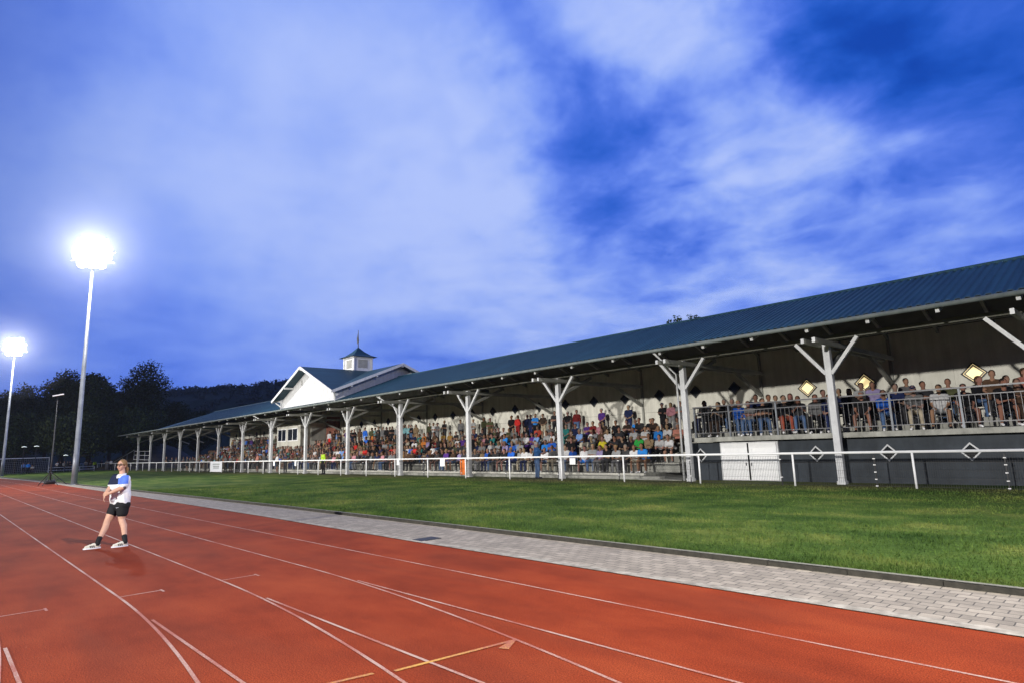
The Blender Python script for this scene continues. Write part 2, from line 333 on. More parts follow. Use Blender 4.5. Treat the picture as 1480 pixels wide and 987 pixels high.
def spot(name, loc, aim, power, size=60, blend=.6, rad=.9, c=(1, .96, .90)):
    l = bpy.data.lights.new(name, 'SPOT'); l.energy = power; l.spot_size = R(size); l.spot_blend = blend; l.shadow_soft_size = rad; l.color = c
    o = bpy.data.objects.new(name, l); col.objects.link(o); o.location = loc
    o.rotation_euler = (Vector(aim)-Vector(loc)).to_track_quat('-Z', 'Y').to_euler(); return o
# the mast floodlights beyond the far touchline light the stand; those of the near row light the field
KEY = 430e3
spot('floodlight_beam', (4, -83, 17.5), (-22, 24, 3), KEY, 46, .5, 1.0)
spot('floodlight_beam', (-52, -83, 17.5), (-62, 24, 3), KEY*.55, 50, .5, 1.0)
spot('floodlight_beam', (-108, -83, 17.5), (-95, 24, 3), KEY*.45, 50, .5, 1.0)
spot('floodlight_beam', (7, 8.3, 17.5), (-15, 5, 0), 29e3, 96, .8, .25)
def bulb(loc, power):      # the burning lamp bank of a mast in view
    l = bpy.data.lights.new('floodlight_glow', 'POINT'); l.energy = power; l.shadow_soft_size = .5; l.color = (1, .97, .93)
    o = bpy.data.objects.new('floodlight_glow', l); col.objects.link(o); o.location = loc
bulb((-54.3, 7.6, 17.4), 14e3); bulb((-106.8, 6.9, 17.4), 14e3)
sun = bpy.data.lights.new('dusk_sun', 'SUN'); sun.energy = .12; sun.angle = R(30); sun.color = (.75, .85, 1)
so = bpy.data.objects.new('dusk_sun', sun); col.objects.link(so); so.rotation_euler = (R(55), 0, R(20))

# ------------------------------------------------------------------ ground, track, paving, lawn
KERB = [(-165, -9), (-150, -2), (-140, 1.5), (-120, 5.3), (-100, 6.5), (-80, 7.2), (-56, 7.9), (-40, 8.15), (-20, 8.45), (14, 8.45)]
EDGE = [(-160, -12), (-140, -1), (-120, 3.9), (-100, 5.7), (-80, 6.75), (-60, 7.15), (-34, 7.1), (-18, 6.95), (-10, 6.77), (14, 6.77)]
def strip(name, xs, lo, hi, zlo, zhi, mat, ny=1):
    mb = MB()
    for i in range(len(xs)-1):
        for j in range(ny):
            q = []
            for x, jj in ((xs[i], j), (xs[i+1], j), (xs[i+1], j+1), (xs[i], j+1)):
                t = jj/ny; a, b_ = lo(x), hi(x); q.append((x, a+(b_-a)*t, zlo+(zhi-zlo)*t))
            mb.add(q, [(0, 1, 2, 3)])
    return tag(mb.build(name, mat), kind='structure')
mb = MB(); n = 64
mb.add([(0, 0, -.06)]+[(3000*math.cos(2*math.pi*k/n), 3000*math.sin(2*math.pi*k/n), -.06) for k in range(n)], [(0, 1+k, 1+(k+1) % n) for k in range(n)])
tag(mb.build('ground', 'lawn'), kind='structure')
XS = [-160+2*i for i in range(88)]
strip('running_track', XS, lambda x: -14, lambda x: interp(x, EDGE), 0, 0, 'track_red')
strip('paved_path', XS, lambda x: interp(x, EDGE), lambda x: interp(x, KERB)-.06, .004, .004, 'pavers')
# concrete edging strip beside the track
strip('track_edging', XS, lambda x: interp(x, EDGE)-.005, lambda x: interp(x, EDGE)+.16, .010, .010, 'concrete_edge')
# kerb stones: a real step up to the turf, metre-long stones
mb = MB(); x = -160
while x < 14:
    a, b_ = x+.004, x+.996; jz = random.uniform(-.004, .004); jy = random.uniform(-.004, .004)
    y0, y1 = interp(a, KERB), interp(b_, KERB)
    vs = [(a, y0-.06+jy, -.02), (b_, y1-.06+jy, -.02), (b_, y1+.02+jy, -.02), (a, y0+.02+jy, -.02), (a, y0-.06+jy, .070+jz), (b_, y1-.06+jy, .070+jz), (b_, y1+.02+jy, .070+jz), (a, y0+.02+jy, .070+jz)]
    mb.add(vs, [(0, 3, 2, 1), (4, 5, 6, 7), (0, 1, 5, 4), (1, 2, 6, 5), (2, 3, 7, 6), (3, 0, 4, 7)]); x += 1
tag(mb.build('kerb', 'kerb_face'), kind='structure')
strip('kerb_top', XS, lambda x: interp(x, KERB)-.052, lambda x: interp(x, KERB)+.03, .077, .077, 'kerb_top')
def lawn_z(y, k): return .052+(0.0-.052)*min(1, max(0, (y-k)/6))
mb = MB()
XL = [-160+4*i for i in range(45)]
for i in range(len(XL)-1):
    for j in range(14):
        q = []
        for x, jj in ((XL[i], j), (XL[i+1], j), (XL[i+1], j+1), (XL[i], j+1)):
            k = interp(x, KERB)+.02; ys = [0, 1, 2, 3, 4, 5, 6, 8, 11, 14, 16, 24, 40, 70, 120]; y = k+ys[jj]
            q.append((x, y, lawn_z(y, k)))
        mb.add(q, [(0, 1, 2, 3)])
tag(mb.build('lawn', 'lawn'), kind='structure')

# ---- painted lines
def ribbon(name, pts, w, mat, z=.003, group='lane lines painted on the track'):
    mb = MB(); P = [Vector((p[0], p[1], 0)) for p in pts]
    for i in range(len(P)-1):
        pa, pb = P[i], P[i+1]
        def nrm(i):
            d = (P[min(i+1, len(P)-1)]-P[max(i-1, 0)]).normalized(); return Vector((-d.y, d.x, 0))*w/2
        na, nb = nrm(i), nrm(i+1)
        mb.add([pa-na+Vector((0, 0, z)), pb-nb+Vector((0, 0, z)), pb+nb+Vector((0, 0, z)), pa+na+Vector((0, 0, z))], [(0, 1, 2, 3)])
    return tag(mb.build(name, mat), kind='structure', group=group)
LY = [5.54, 4.32, 3.10, 1.88, .66, -.56, -1.78]
for i, y in enumerate(LY):
    d = .0 if i == 0 else 0
    ribbon('lane_line', [(x, y-(max(0, -60-x))**2/1600) for x in range(-128, -9, 2)]+[(-9.4, y)]+([(x, y) for x in range(-8, 13, 2)] if i == 0 else []), .030, 'line_white')
    if i:
        ribbon('lane_line', [(-9.4+t*.4, y-(t*.4)**2/(2*(y+33))) for t in range(0, 60)], .030, 'line_white', .0035)
        ribbon('lane_line', [(-7.75, y+.005), (-4, y+.005), (0, y+.005), (12, y+.005)], .030, 'line_white', .0045)
for ya, yb in ((.66, 1.14), (1.88, 2.36), (3.10, 3.58)):
    ribbon('start_mark', [(-9.34, ya), (-9.34, yb)], .04, 'line_white', .003, 'short start marks on the track')
    ribbon('start_mark', [(-9.40, yb), (-9.22, yb)], .03, 'line_white', .004, 'short start marks on the track')
mb = MB()
def flat(mb, pts, z): mb.add([(x, y, z) for x, y in pts], [tuple(range(len(pts)))])
flat(mb, [(-4.45, 2.80), (-4.41, 2.80), (-4.26, 3.93), (-4.30, 3.93)], .0055); flat(mb, [(-4.30, 3.95), (-4.26, 3.95), (-4.13, 3.74), (-4.22, 3.70)], .006)
flat(mb, [(-4.60, 2.3), (-4.56, 2.3), (-4.49, 2.66), (-4.53, 2.66)], .0055)
tag(mb.build('hurdle_mark', 'line_yellow'), kind='structure', group='yellow change-over marks on the track')
o = MB().box(-10.25, -9.93, 6.87, 7.33, .0, .014).build('drain_cover', 'dark_metal'); tag(o, 'dark rectangular drain cover set in the paved strip', 'drain cover', kind='thing')

# ---- real grass blades along the kerb and thinning towards the barrier
def blades(nb=150000):
    xs = 6-RNG.random(nb)**1.6*44; t = RNG.random(nb)**1.9; k = np.array([interp(x, KERB) for x in xs])
    ys = k+.05+t*(14.5-.05); zs = .085*(1-np.clip((ys-k)/6, 0, 1))-.01
    h = RNG.uniform(.025, .065, nb)*(1+.35*np.sin(xs*1.7)*np.sin(ys*2.3)); w = RNG.uniform(.004, .008, nb); a = RNG.uniform(0, 2*math.pi, nb); l = RNG.uniform(.0, .05, nb); la = RNG.uniform(0, 2*math.pi, nb)
    w = w*(1+(ys-k)*.12)
    v = np.zeros((nb, 3, 3)); 
    v[:, 0] = np.stack([xs-np.cos(a)*w, ys-np.sin(a)*w, zs], 1); v[:, 1] = np.stack([xs+np.cos(a)*w, ys+np.sin(a)*w, zs], 1)
    v[:, 2] = np.stack([xs+np.cos(la)*l, ys+np.sin(la)*l, zs+h], 1)
    me = bpy.data.meshes.new('grass'); me.vertices.add(nb*3); me.vertices.foreach_set('co', v.reshape(-1))
    me.loops.add(nb*3); me.loops.foreach_set('vertex_index', np.arange(nb*3)); me.polygons.add(nb); me.polygons.foreach_set('loop_start', np.arange(nb)*3); me.polygons.foreach_set('loop_total', np.full(nb, 3)); me.update()
    o = link_obj('grass', me, None, 'grass_blade'); tag(o, 'short green turf blades between the kerb and the white rail', 'grass', kind='stuff')
blades()

# ------------------------------------------------------------------ trees, hill
def leaf_cloud(name, centres, radii, n, size, mat, parent=None, squash=.8):
    """n small leaf-clump faces spread through a set of lobes"""
    C_ = np.array(centres); r_ = np.array(radii); p = r_**2/np.sum(r_**2)
    idx = RNG.choice(len(C_), n, p=p); d = RNG.normal(size=(n, 3)); d /= np.linalg.norm(d, axis=1)[:, None]
    rr = RNG.random(n)**.4*(1+.18*RNG.normal(size=n).clip(-1.5, 1.8)); pos = C_[idx]+d*(r_[idx]*rr)[:, None]*np.array([1, 1, squash])
    nn = RNG.normal(size=(n, 3)); nn /= np.linalg.norm(nn, axis=1)[:, None]; t1 = np.cross(nn, RNG.normal(size=(n, 3))); t1 /= np.linalg.norm(t1, axis=1)[:, None]; t2 = np.cross(nn, t1)
    s = size*RNG.uniform(.5, 1.3, n)[:, None]
    v = np.stack([pos-t1*s, pos-t2*s*.6, pos+t1*s, pos+t2*s*.6], 1)
    me = bpy.data.meshes.new(name); me.vertices.add(n*4); me.vertices.foreach_set('co', v.reshape(-1)); me.loops.add(n*4); me.loops.foreach_set('vertex_index', np.arange(n*4))
    me.polygons.add(n); me.polygons.foreach_set('loop_start', np.arange(n)*4); me.polygons.foreach_set('loop_total', np.full(n, 4)); me.update()
    return link_obj(name, me, parent, mat)
def tree(px, base_d, top_y, width_px, label, mat='leaf_dark', n=17000, kind='broadleaf_tree', low=.18):
    """crown placed at pixel column px, distance base_d; top at pixel row top_y"""
    top = onD(px, top_y, base_d); H = top.z; W_ = width_px/F_PX*base_d*.52
    root = empty(kind, (top.x, top.y, -.05)); tag(root, label, 'tree', 'trees behind the far bend of the track')
    cs, rs = [], []
    V_ = H*(1-low)/2; zc = H-V_; k = 0
    while k < 26:
        u = Vector((random.uniform(-1, 1), random.uniform(-1, 1), random.uniform(-1, 1)))
        if not .35 < u.length < 1: continue
        r = W_*random.uniform(.26, .42); q = (u.x*W_*.72, u.y*W_*.72, zc+u.z*(V_-r*.75))
        cs.append(q); rs.append(r); k += 1
    cs.append((0, 0, zc)); rs.append(W_*.62)
    cs.append((W_*.08, 0, H-W_*.34)); rs.append(W_*.36)
    for a in (.3, 2.4, 4.5): cs.append((math.cos(a)*W_*.34, math.sin(a)*W_*.34, H-W_*.80)); rs.append(W_*.46)
    leaf_cloud('crown', cs, rs, n, .23, mat, root)
    mb = MB(); mb.tube([(0, 0, 0), (.1, 0, H*.3), (0, .1, H*.75)], [H*.024, H*.018, H*.006], 8)
    for i in range(6):
        a = i*1.05+random.random(); z = H*(.22+.07*i); mb.tube([(0, 0, z), (math.cos(a)*W_*.35, math.sin(a)*W_*.35, z+H*.1), (math.cos(a)*W_*.6, math.sin(a)*W_*.6, z+H*.2)], [H*.009, H*.006, H*.002], 5)
    mb.build('trunk', 'trunk', root)
TREES = [
 (-60, 150, 556, 120, 'dark tree beyond the frame edge behind the second floodlight mast'),
 (8, 158, 562, 70, 'low dark tree right behind the far floodlight mast'),
 (40, 150, 552, 60, 'rounded dark tree between the far mast and the tripod lamp'),
 (72, 170, 572, 60, 'low dark tree behind the thin tripod lamp'),
 (100, 140, 532, 62, 'broad dark tree just left of the near floodlight mast'),
 (138, 138, 536, 58, 'broad dark tree just right of the near floodlight mast'),
 (165, 150, 562, 50, 'low dark tree filling the dip between the two tallest crowns'),
 (217, 150, 519, 76, 'tallest dark tree, pointed twin top behind the end of the stand'),
 (185, 158, 566, 60, 'dark tree at the left foot of the tallest tree'),
 (258, 155, 578, 60, 'lower dark tree at the right foot of the tallest tree'),
 (292, 165, 590, 50, 'small dark tree above the low end roof of the stand'),
 (30, 135, 590, 80, 'lowest dark tree in front, behind the football goal'),
 (120, 130, 592, 90, 'low bushy dark tree in front, behind the substitutes'),
 (200, 132, 585, 90, 'low bushy dark tree in front, beside the left end of the stand'),
]
for i, t in enumerate(TREES): tree(*t, mat='leaf_dark' if i % 3 else 'leaf_mid')
# the crown that peeps over the main roof
p = onD(986, 470, 62); root = empty('broadleaf_tree', (p.x, p.y, -.05)); tag(root, 'tree whose topmost twigs peep over the blue main roof', 'tree', 'trees behind the far bend of the track')
cs = []; 
for px_, py_, rr_ in ((968, 471, .45), (979, 466, .5), (987, 470, .35), (999, 464, .45), (1008, 464, .35)):
    q = onD(px_, py_, 62); cs.append((q.x-p.x, q.y-p.y, q.z+.35, rr_))
leaf_cloud('crown', [c[:3] for c in cs]+[(0, 0, p.z-2.2), (1, 1, p.z-4), (-1.2, -.5, p.z-4)], [c[3] for c in cs]+[1.5, 2.4, 2.2], 2600, .13, 'leaf_dark', root)
MB().tube([(0, 0, 0), (0, 0, p.z-2)], [.25, .08], 8).build('trunk', 'trunk', root)
# wooded hill behind the stand, far off
mb = MB(); HX = [(-200, 585), (0, 578), (120, 572), (180, 566), (262, 562), (300, 560), (345, 557), (380, 553), (412, 551), (450, 548), (520, 545), (620, 545), (800, 560), (1100, 600)]
rows_ = []
for d_, f_ in ((520, 0), (560, .45), (600, .8), (640, 1.0), (700, 1.02)):
    rr = []
    for px_, py_ in HX:
        q = onD(px_, py_+2, 640); u = onD(px_, 660, d_); rr.append((u.x, u.y, -.06+(q.z+.06)*f_))
    rows_.append(rr)
for a, b_ in zip(rows_, rows_[1:]):
    for i in range(len(a)-1): mb.add([a[i], a[i+1], b_[i+1], b_[i]], [(0, 1, 2, 3)])
tag(mb.build('hill', 'hill_wood'), kind='structure')
cs, rs = [], []
for i in range(len(HX)-1):
    for k in range(26):
        t = random.random(); px_ = HX[i][0]+(HX[i+1][0]-HX[i][0])*t; py_ = HX[i][1]+(HX[i+1][1]-HX[i][1])*t
        d_ = random.uniform(530, 645); f_ = interp(d_, [(520, 0), (560, .45), (600, .8), (640, 1.0), (700, 1.02)]); q = onD(px_, py_+2, 640); u = onD(px_, 660, d_)
        cs.append((u.x, u.y, q.z*f_+1)); rs.append(random.uniform(3, 5.5))
    for k in range(14):
        t = random.random(); px_ = HX[i][0]+(HX[i+1][0]-HX[i][0])*t; py_ = HX[i][1]+(HX[i+1][1]-HX[i][1])*t
        q = onD(px_, py_+2.5, 640); cs.append((q.x, q.y, q.z)); rs.append(random.uniform(2.2, 4))
o = leaf_cloud('forest', cs, rs, 26000, 1.15, 'leaf_mid'); tag(o, 'far wooded hillside behind the stand', 'forest', kind='stuff')
# banks of earth beyond the far bend
for nm, pts in (('terrain_bank', [(-150, -6), (-148, 4), (-150, 14)]), ):
    pass
def mound(cx, cy, rx, ry, h):
    mb = MB(); n, mrows = 28, 7; vs = []; 
    for j in range(mrows+1):
        t = j/mrows; z = h*(math.cos(math.pi*t)+1)/2-.05
        for k in range(n):
            a = 2*math.pi*k/n; vs.append((cx+rx*t*math.cos(a)*(1+.05*math.sin(3*a+j)), cy+ry*t*math.sin(a), z+.08*math.sin(5*a+j)))
    fs = [(j*n+k, j*n+(k+1) % n, (j+1)*n+(k+1) % n, (j+1)*n+k) for j in range(mrows) for k in range(n)]
    mb.add(vs, fs); return tag(mb.build('terrain', 'soil'), kind='structure')
mound(-152, 9, 9, 14, 4.2); mound(-133, 31, 13, 11, 4.6)
#PART3
# ------------------------------------------------------------------ barrier rail round the pitch
FY = 22.53
fence = empty('barrier_fence', (0, FY, 0)); tag(fence, 'long white tubular rail fence with wire mesh in front of the stand', 'fence')
FX = [-5.71-3.733*k for k in range(-1, 42)]
mb = MB(); mb.tube([(FX[0]+3, 0, 1.135), (FX[-1], 0, 1.135)], .042, 12); mb.build('rail', 'rail_paint', fence, True)
post_me = MB().tube([(0, 0, -.05), (0, 0, 1.11)], .034, 10).mesh('fence_post'); post_me.materials.append(MATS['rail_paint']); post_me.polygons.foreach_set('use_smooth', [True]*len(post_me.polygons))
for x in FX:
    o = link_obj('post', post_me, fence); o.location = (x, 0, 0); o.rotation_euler.y = random.uniform(-.006, .006)
stake_me = MB().box(-.015, .015, -.015, .015, -.05, 1.05).mesh('stake'); stake_me.materials.append(MATS['dark_metal'])
clip_me = MB().box(-.035, .035, -.02, .02, -.014, .014).mesh('clip'); clip_me.materials.append(MATS['plate_white'])
mb = MB()
x = FX[0]+3
xm = x
while xm > -75: mb.bar((xm, .05, .03), (xm, .05, 1.05), .006, .004); xm -= .062
while xm > -158: mb.bar((xm, .05, .03), (xm, .05, 1.05), .012, .004); xm -= .125
for z in (.05, .30, .55, .80, 1.04): mb.bar((FX[0]+3, .055, z), (FX[-1], .055, z), .007, .007)
mb.build('mesh_panel', 'dark_metal', fence)
for k, x in enumerate([-3.42, -6.82, -9.9, -13.6, -17.2, -20.9, -24.7, -28.5, -32.3, -36, -39.8]):
    st = link_obj('stake', stake_me, fence); st.location = (x, .03, 0)
    for z in ((.06, .27, .5, .73, .93) if k < 2 else (.3, .93)):
        c = link_obj('clip', clip_me, st); c.location = (0, -.02, z)
def small_plate(px, py, w, h, label):
    p = onY(px, py, FY-.06); o = bevel(MB().box(-w/2, w/2, -.006, .006, -h/2, h/2).build('notice_plate', 'plate_white'), .02, 2)
    o.location = p; tag(o, label, 'notice', 'small blank plates hung on the fence mesh')
small_plate(396, 669, .32, .42, 'small white plate on the fence mesh, leftmost of the five')
small_plate(427, 669, .32, .42, 'small white plate on the fence mesh, second of the five from the left')
small_plate(575, 667.8, .28, .34, 'small white plate beside the post under the seventh bay')
small_plate(639.4, 667.6, .46, .46, 'square white plate on the fence mesh left of the orange bib')
small_plate(827.4, 666, .36, .30, 'rounded white plate on the fence mesh, nearest to the balcony block')
# banner with a blurred print
p0, p1 = onY(304, 682, FY-.05), onY(320.5, 682, FY-.05); w = p1.x-p0.x
bn = MB().box(-w/2, w/2, -.01, .01, .08, 1.12).build('banner', 'banner_white'); bn.location = ((p0.x+p1.x)/2, FY-.06, 0); tag(bn, 'white printed banner tied to the rail fence', 'banner')
for k, z in enumerate((.9, .68, .5)):
    q = MB().box(-w*.3+k*.1, w*.3-k*.1, -.014, -.011, z-.05, z+.03).build('faded_print', 'gutter', bn)
ob = bevel(MB().box(-.24, .24, -.05, .05, 0, .95).build('bib', 'orange_cloth'), .03, 2); p = onY(669.5, 689, 23.1); ob.location = (p.x, 23.1, .16); tag(ob, 'bright orange cloth hanging behind the fence by the fourth post', 'cloth')

# ------------------------------------------------------------------ grandstand
ST = empty('grandstand', (-50, 27, 0)); tag(ST, 'long white timber grandstand with blue sheet-metal roof and packed benches', 'grandstand')
def part(mb, name, mat, parent=None, smooth=False):
    me = mb.mesh(name); o = link_obj(name, me, parent or ST, mat, smooth)
    if parent is None: o.location = (50, -27, 0)
    return o
PY = 23.8
# post columns: pixel column of each post base
PX_R = [-2.45, -8.3, -14.35]; PX = list(PX_R)
x = -21.8
while x > -118: PX.append(x); x -= 7.53
EY, EZ = 22.0, 5.52; RY = 27.6; RZ = EZ+(RY-EY)*math.tan(R(20.4)); BY = 33.2
XR = 4.0; XV = -88.5; XL_ = -117.6
# corrugated roof sheet
def corr(x0, x1, y0, z0, y1, z1, per=.25, h=.05, t=.012):
    mb = MB(); prof = []; x = x0
    while x < x1-1e-6:
        for f_, hh in ((0, 0), (.28, 0), (.42, h), (.86, h)): prof.append((min(x+f_*per, x1), hh))
        x += per
    prof.append((x1, 0)); n = len(prof)
    vs = [(a, y0, z0+b_) for a, b_ in prof]+[(a, y1, z1+b_) for a, b_ in prof]+[(a, y0, z0+b_-t) for a, b_ in prof]+[(a, y1, z1+b_-t) for a, b_ in prof]
    fs = []
    for i in range(n-1):
        fs += [(i, i+1, n+i+1, n+i), (2*n+i, 3*n+i, 3*n+i+1, 2*n+i+1), (i, 2*n+i, 2*n+i+1, i+1), (n+i, n+i+1, 3*n+i+1, 3*n+i)]
    mb.add(vs, fs); return mb
g_w0, g_w1 = -53.7, -42.75     # footprint of the cross-gabled centre block
r = corr(XV, XR, EY, EZ+.05, RY, RZ+.05); r2 = corr(XV, XR, BY, EZ+.05, RY, RZ+.05); r.add(r2.v, r2.f)
roof = part(r, 'roof', 'roof_blue')
part(MB().tube([(XV, RY, RZ+.09), (XR, RY, RZ+.09)], .07, 8), 'ridge_cap', 'roof_blue')
# hipped end and the low end canopy
mb = MB()
mb.add([(XV-.001, EY, EZ+.05), (XV-.001, RY, RZ+.05), (XV-.001, BY, EZ+.05), (XV-5.5, EY, EZ+.06), (XV-5.5, BY, EZ+.06)], [(0, 1, 3), (1, 2, 4), (1, 4, 3)])
mb.add([(XL_, EY, EZ+.03), (XV, EY, EZ+.045), (XV, RY, EZ+.65), (XL_, RY, EZ+.6), (XL_, BY, EZ+.03), (XV, BY, EZ+.045)], [(0, 1, 2, 3), (3, 2, 5, 4)])
mb.add([(XL_, EY, EZ-.02), (XV, EY, EZ-.005), (XV, RY, EZ+.60), (XL_, RY, EZ+.55), (XL_, BY, EZ-.02), (XV, BY, EZ-.005)], [(3, 2, 1, 0), (4, 5, 2, 3), (0, 3, 4)])
part(mb, 'roof', 'roof_blue')
# gutter and ceiling boards
part(MB().tube([(XL_, EY-.07, EZ-.03), (XR, EY-.07, EZ-.03)], .075, 10), 'gutter', 'gutter', smooth=True)
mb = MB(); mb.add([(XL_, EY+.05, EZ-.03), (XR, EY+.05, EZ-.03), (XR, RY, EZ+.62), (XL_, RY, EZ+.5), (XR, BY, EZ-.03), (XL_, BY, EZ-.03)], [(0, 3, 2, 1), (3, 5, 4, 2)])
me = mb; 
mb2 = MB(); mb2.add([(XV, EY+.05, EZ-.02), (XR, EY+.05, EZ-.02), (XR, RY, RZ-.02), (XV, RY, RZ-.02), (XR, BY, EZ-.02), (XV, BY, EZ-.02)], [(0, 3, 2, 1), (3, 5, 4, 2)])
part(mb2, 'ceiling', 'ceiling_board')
# rafters every third of a bay, square white-painted ends
rx = []
for a, b_ in zip(PX, PX[1:]):
    for k in range(3): rx.append(a+(b_-a)*k/3)
rx.append(PX[-1]); rx = [XR-.5]+rx
sl = (RZ-EZ)/(RY-EY)
def sectioned_bar(name, p0, p1, w, h, parent=None, mats=('timber_grey', 'white_paint')):
    mb = MB(); mb.bar(p0, p1, w, h)
    d = (Vector(p1)-Vector(p0)).normalized(); q = Vector(p0)-d*.006; mb.bar(q, Vector(p0)-d*.001, w*.99, h*.99, mi=1)
    return part(mb, name, list(mats), parent)
for i, x in enumerate(rx):
    s2 = sl if x > XV else .1
    sectioned_bar('rafter', (x, EY+.1, EZ-.14), (x, RY, EZ-.14+s2*(RY-EY-.1)), .11, .15)
    MBr = MB().bar((x, RY+.06, EZ-.14+s2*(RY-EY-.1)), (x, BY-.3, EZ-.10), .11, .15); part(MBr, 'rafter', 'timber_grey')
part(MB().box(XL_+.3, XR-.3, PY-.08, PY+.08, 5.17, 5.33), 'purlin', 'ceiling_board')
part(MB().box(XL_+.3, XR-.3, 29.4, 29.56, 5.95, 6.12), 'purlin', 'timber_grey')
for i, x in enumerate(PX):
    w = .115
    mb = MB(); mb.box(-w, w, -w, w, 0, 5.16); mb.box(-w-.03, w+.03, -w-.03, w+.03, -.05, .12)
    po = part(mb, 'post', 'white_paint'); po.location = (x+50, PY-27, 0); bevel(po, .012)
    for s in (-1, 1):
        b = MB().bar((s*.10, -w*.2, 3.95), (s*1.08, -w*.2, 5.17), .12, .13, up=(0, 1, 0)); part(b, 'brace', 'white_paint', po)
    # twin tie beams running back over the benches
    for s in (-1, 1): sectioned_bar('tie_beam', (x+s*.19, EY+.12, 5.02 if x > XV else 5.2), (x+s*.19, 31.15, 5.02), .11, .17)
    part(MB().bar((x, 28.6, 5.0), (x, 31.2, 3.9), .13, .15), 'strut', 'timber_grey')
    part(MB().bar((x, 24.0, 4.3), (x, 26.6, 5.35), .12, .14), 'strut', 'timber_grey')
for x in (-14.35-.27, -36.86-.27, -59.45-.27):  # downpipes beside some posts
    part(MB().tube([(x, PY-.1, .02), (x, PY-.1, 4.6), (x, EY+.05, EZ-.1)], .045, 8), 'downpipe', 'white_paint', smooth=True)
for x in (-17.5, -25.6, -33): # small loudspeakers under the roof
    part(MB().box(x-.22, x+.22, 28.2, 28.55, 5.2, 5.75), 'loudspeaker', 'dark_metal')
# rear wall of upright boards with seams
WY = 31.4
mb = MB(); x = XR
while x > -93: mb.box(x-1.247, x-.003, WY, WY+.06, .0, 3.45); mb.box(x-1.247, x-.003, WY+.002, WY+.064, 3.462, 6.22); x -= 1.25
part(mb, 'wall', 'white_board')
part(MB().box(-93, XR, WY+.07, WY+.2, 0, 6.2), 'wall', 'wall_slate')
for x in PX[:13]: part(MB().box(x-.06, x+.06, WY-.10, WY-.005, 1.6, 5.9), 'wall_post', 'timber_grey')
# diamond windows
def diamond(x, z, r, lit=False, y=WY, frame='dark_metal', pane=None, fw=.055, d=.05):
    fr = MB()
    def ringd(r0, r1, y0, y1):
        c = [(0, r1), (r1, 0), (0, -r1), (-r1, 0)]; ci = [(0, r0), (r0, 0), (0, -r0), (-r0, 0)]
        for k in range(4):
            a, b_, ca, cb = c[k], c[(k+1) % 4], ci[k], ci[(k+1) % 4]
            vs = [(a[0], y0, a[1]), (b_[0], y0, b_[1]), (cb[0], y0, cb[1]), (ca[0], y0, ca[1])]; fr.prism(vs, (0, y1-y0, 0))
    ringd(r-fw*1.4, r, -d, -.004)
    w = part(fr, 'window', frame); w.location = (x+50, y-27, z)
    rr = r-fw*1.4
    if pane: part(MB().add([(0, -.02, rr), (rr, -.02, 0), (0, -.02, -rr), (-rr, -.02, 0)], [(0, 1, 2, 3)]), 'pane', pane, w)
    return w
for x in [-5.3, -9.45, -12.05]:
    wv = diamond(x, 4.08, .47, True, pane='window_lit'); 
    fr = MB(); r0 = .37
    for k in range(4):
        c = [(0, r0), (r0, 0), (0, -r0), (-r0, 0)]; a, b_ = c[k], c[(k+1) % 4]; f_ = .78; fr.prism([(a[0], -.035, a[1]), (b_[0], -.035, b_[1]), (b_[0]*f_, -.035, b_[1]*f_), (a[0]*f_, -.035, a[1]*f_)], (0, .012, 0))
    part(fr, 'inner_frame', 'timber_grey', wv)
DX = [-15.85, -18.2]+[-20.6-2.51*k for k in range(30)]
for x in DX:
    if x > -91 and not (-69 < x < -59.5): diamond(x, 4.42, .36, pane='glass_dark')
# terraces: four steps of concrete with a plank bench on each, walkway on top
XB0, XB1 = -93.0, -15.05
STEP_Y = [24.75, 25.95, 27.15, 28.35, 29.75]; STEP_Z = [.24, .68, 1.14, 1.60, 2.10]
XEND = [-17.3, -16.2, -15.6, -15.1, -15.1]
mb = MB()
for k in range(5):
    y1 = STEP_Y[k+1] if k < 4 else WY
    mb.box(XB0, XEND[k], STEP_Y[k], WY-.01+.0*k, 0 if k == 0 else STEP_Z[k-1]+.0, STEP_Z[k])
part(mb, 'terrace', 'concrete')
for k in range(5):
    part(MB().box(XB0, XEND[k]-.02, STEP_Y[k]-.035, STEP_Y[k]-.003, STEP_Z[k]-.09, STEP_Z[k]+.012), 'step_edge', 'white_board')
part(MB().box(XB0, -16.2, 24.2, 24.62, -.02, .14), 'plinth', 'concrete')
for k in range(4):
    yb = STEP_Y[k]+.66; z = STEP_Z[k]+.44
    mb = MB().box(XB0, XEND[k]-.35, yb-.19, yb-.01, z-.04, z).box(XB0, XEND[k]-.35, yb+.01, yb+.19, z-.04, z)
    x = XEND[k]-1
    while x > XB0: mb.box(x-.04, x+.04, yb-.15, yb+.15, STEP_Z[k]-.01, z-.041); x -= 2.2
    part(mb, 'bench', 'white_board')
# white block seats near the aisle
part(MB().box(-17.25, -14.95, 24.0, 31.35, -.1, .03), 'plinth', 'concrete')
# brick pier and door recess behind the booth
part(MB().box(-62.3, -60.2, 30.85, 31.33, 0, 5.6), 'brick_pier', 'brick_red')

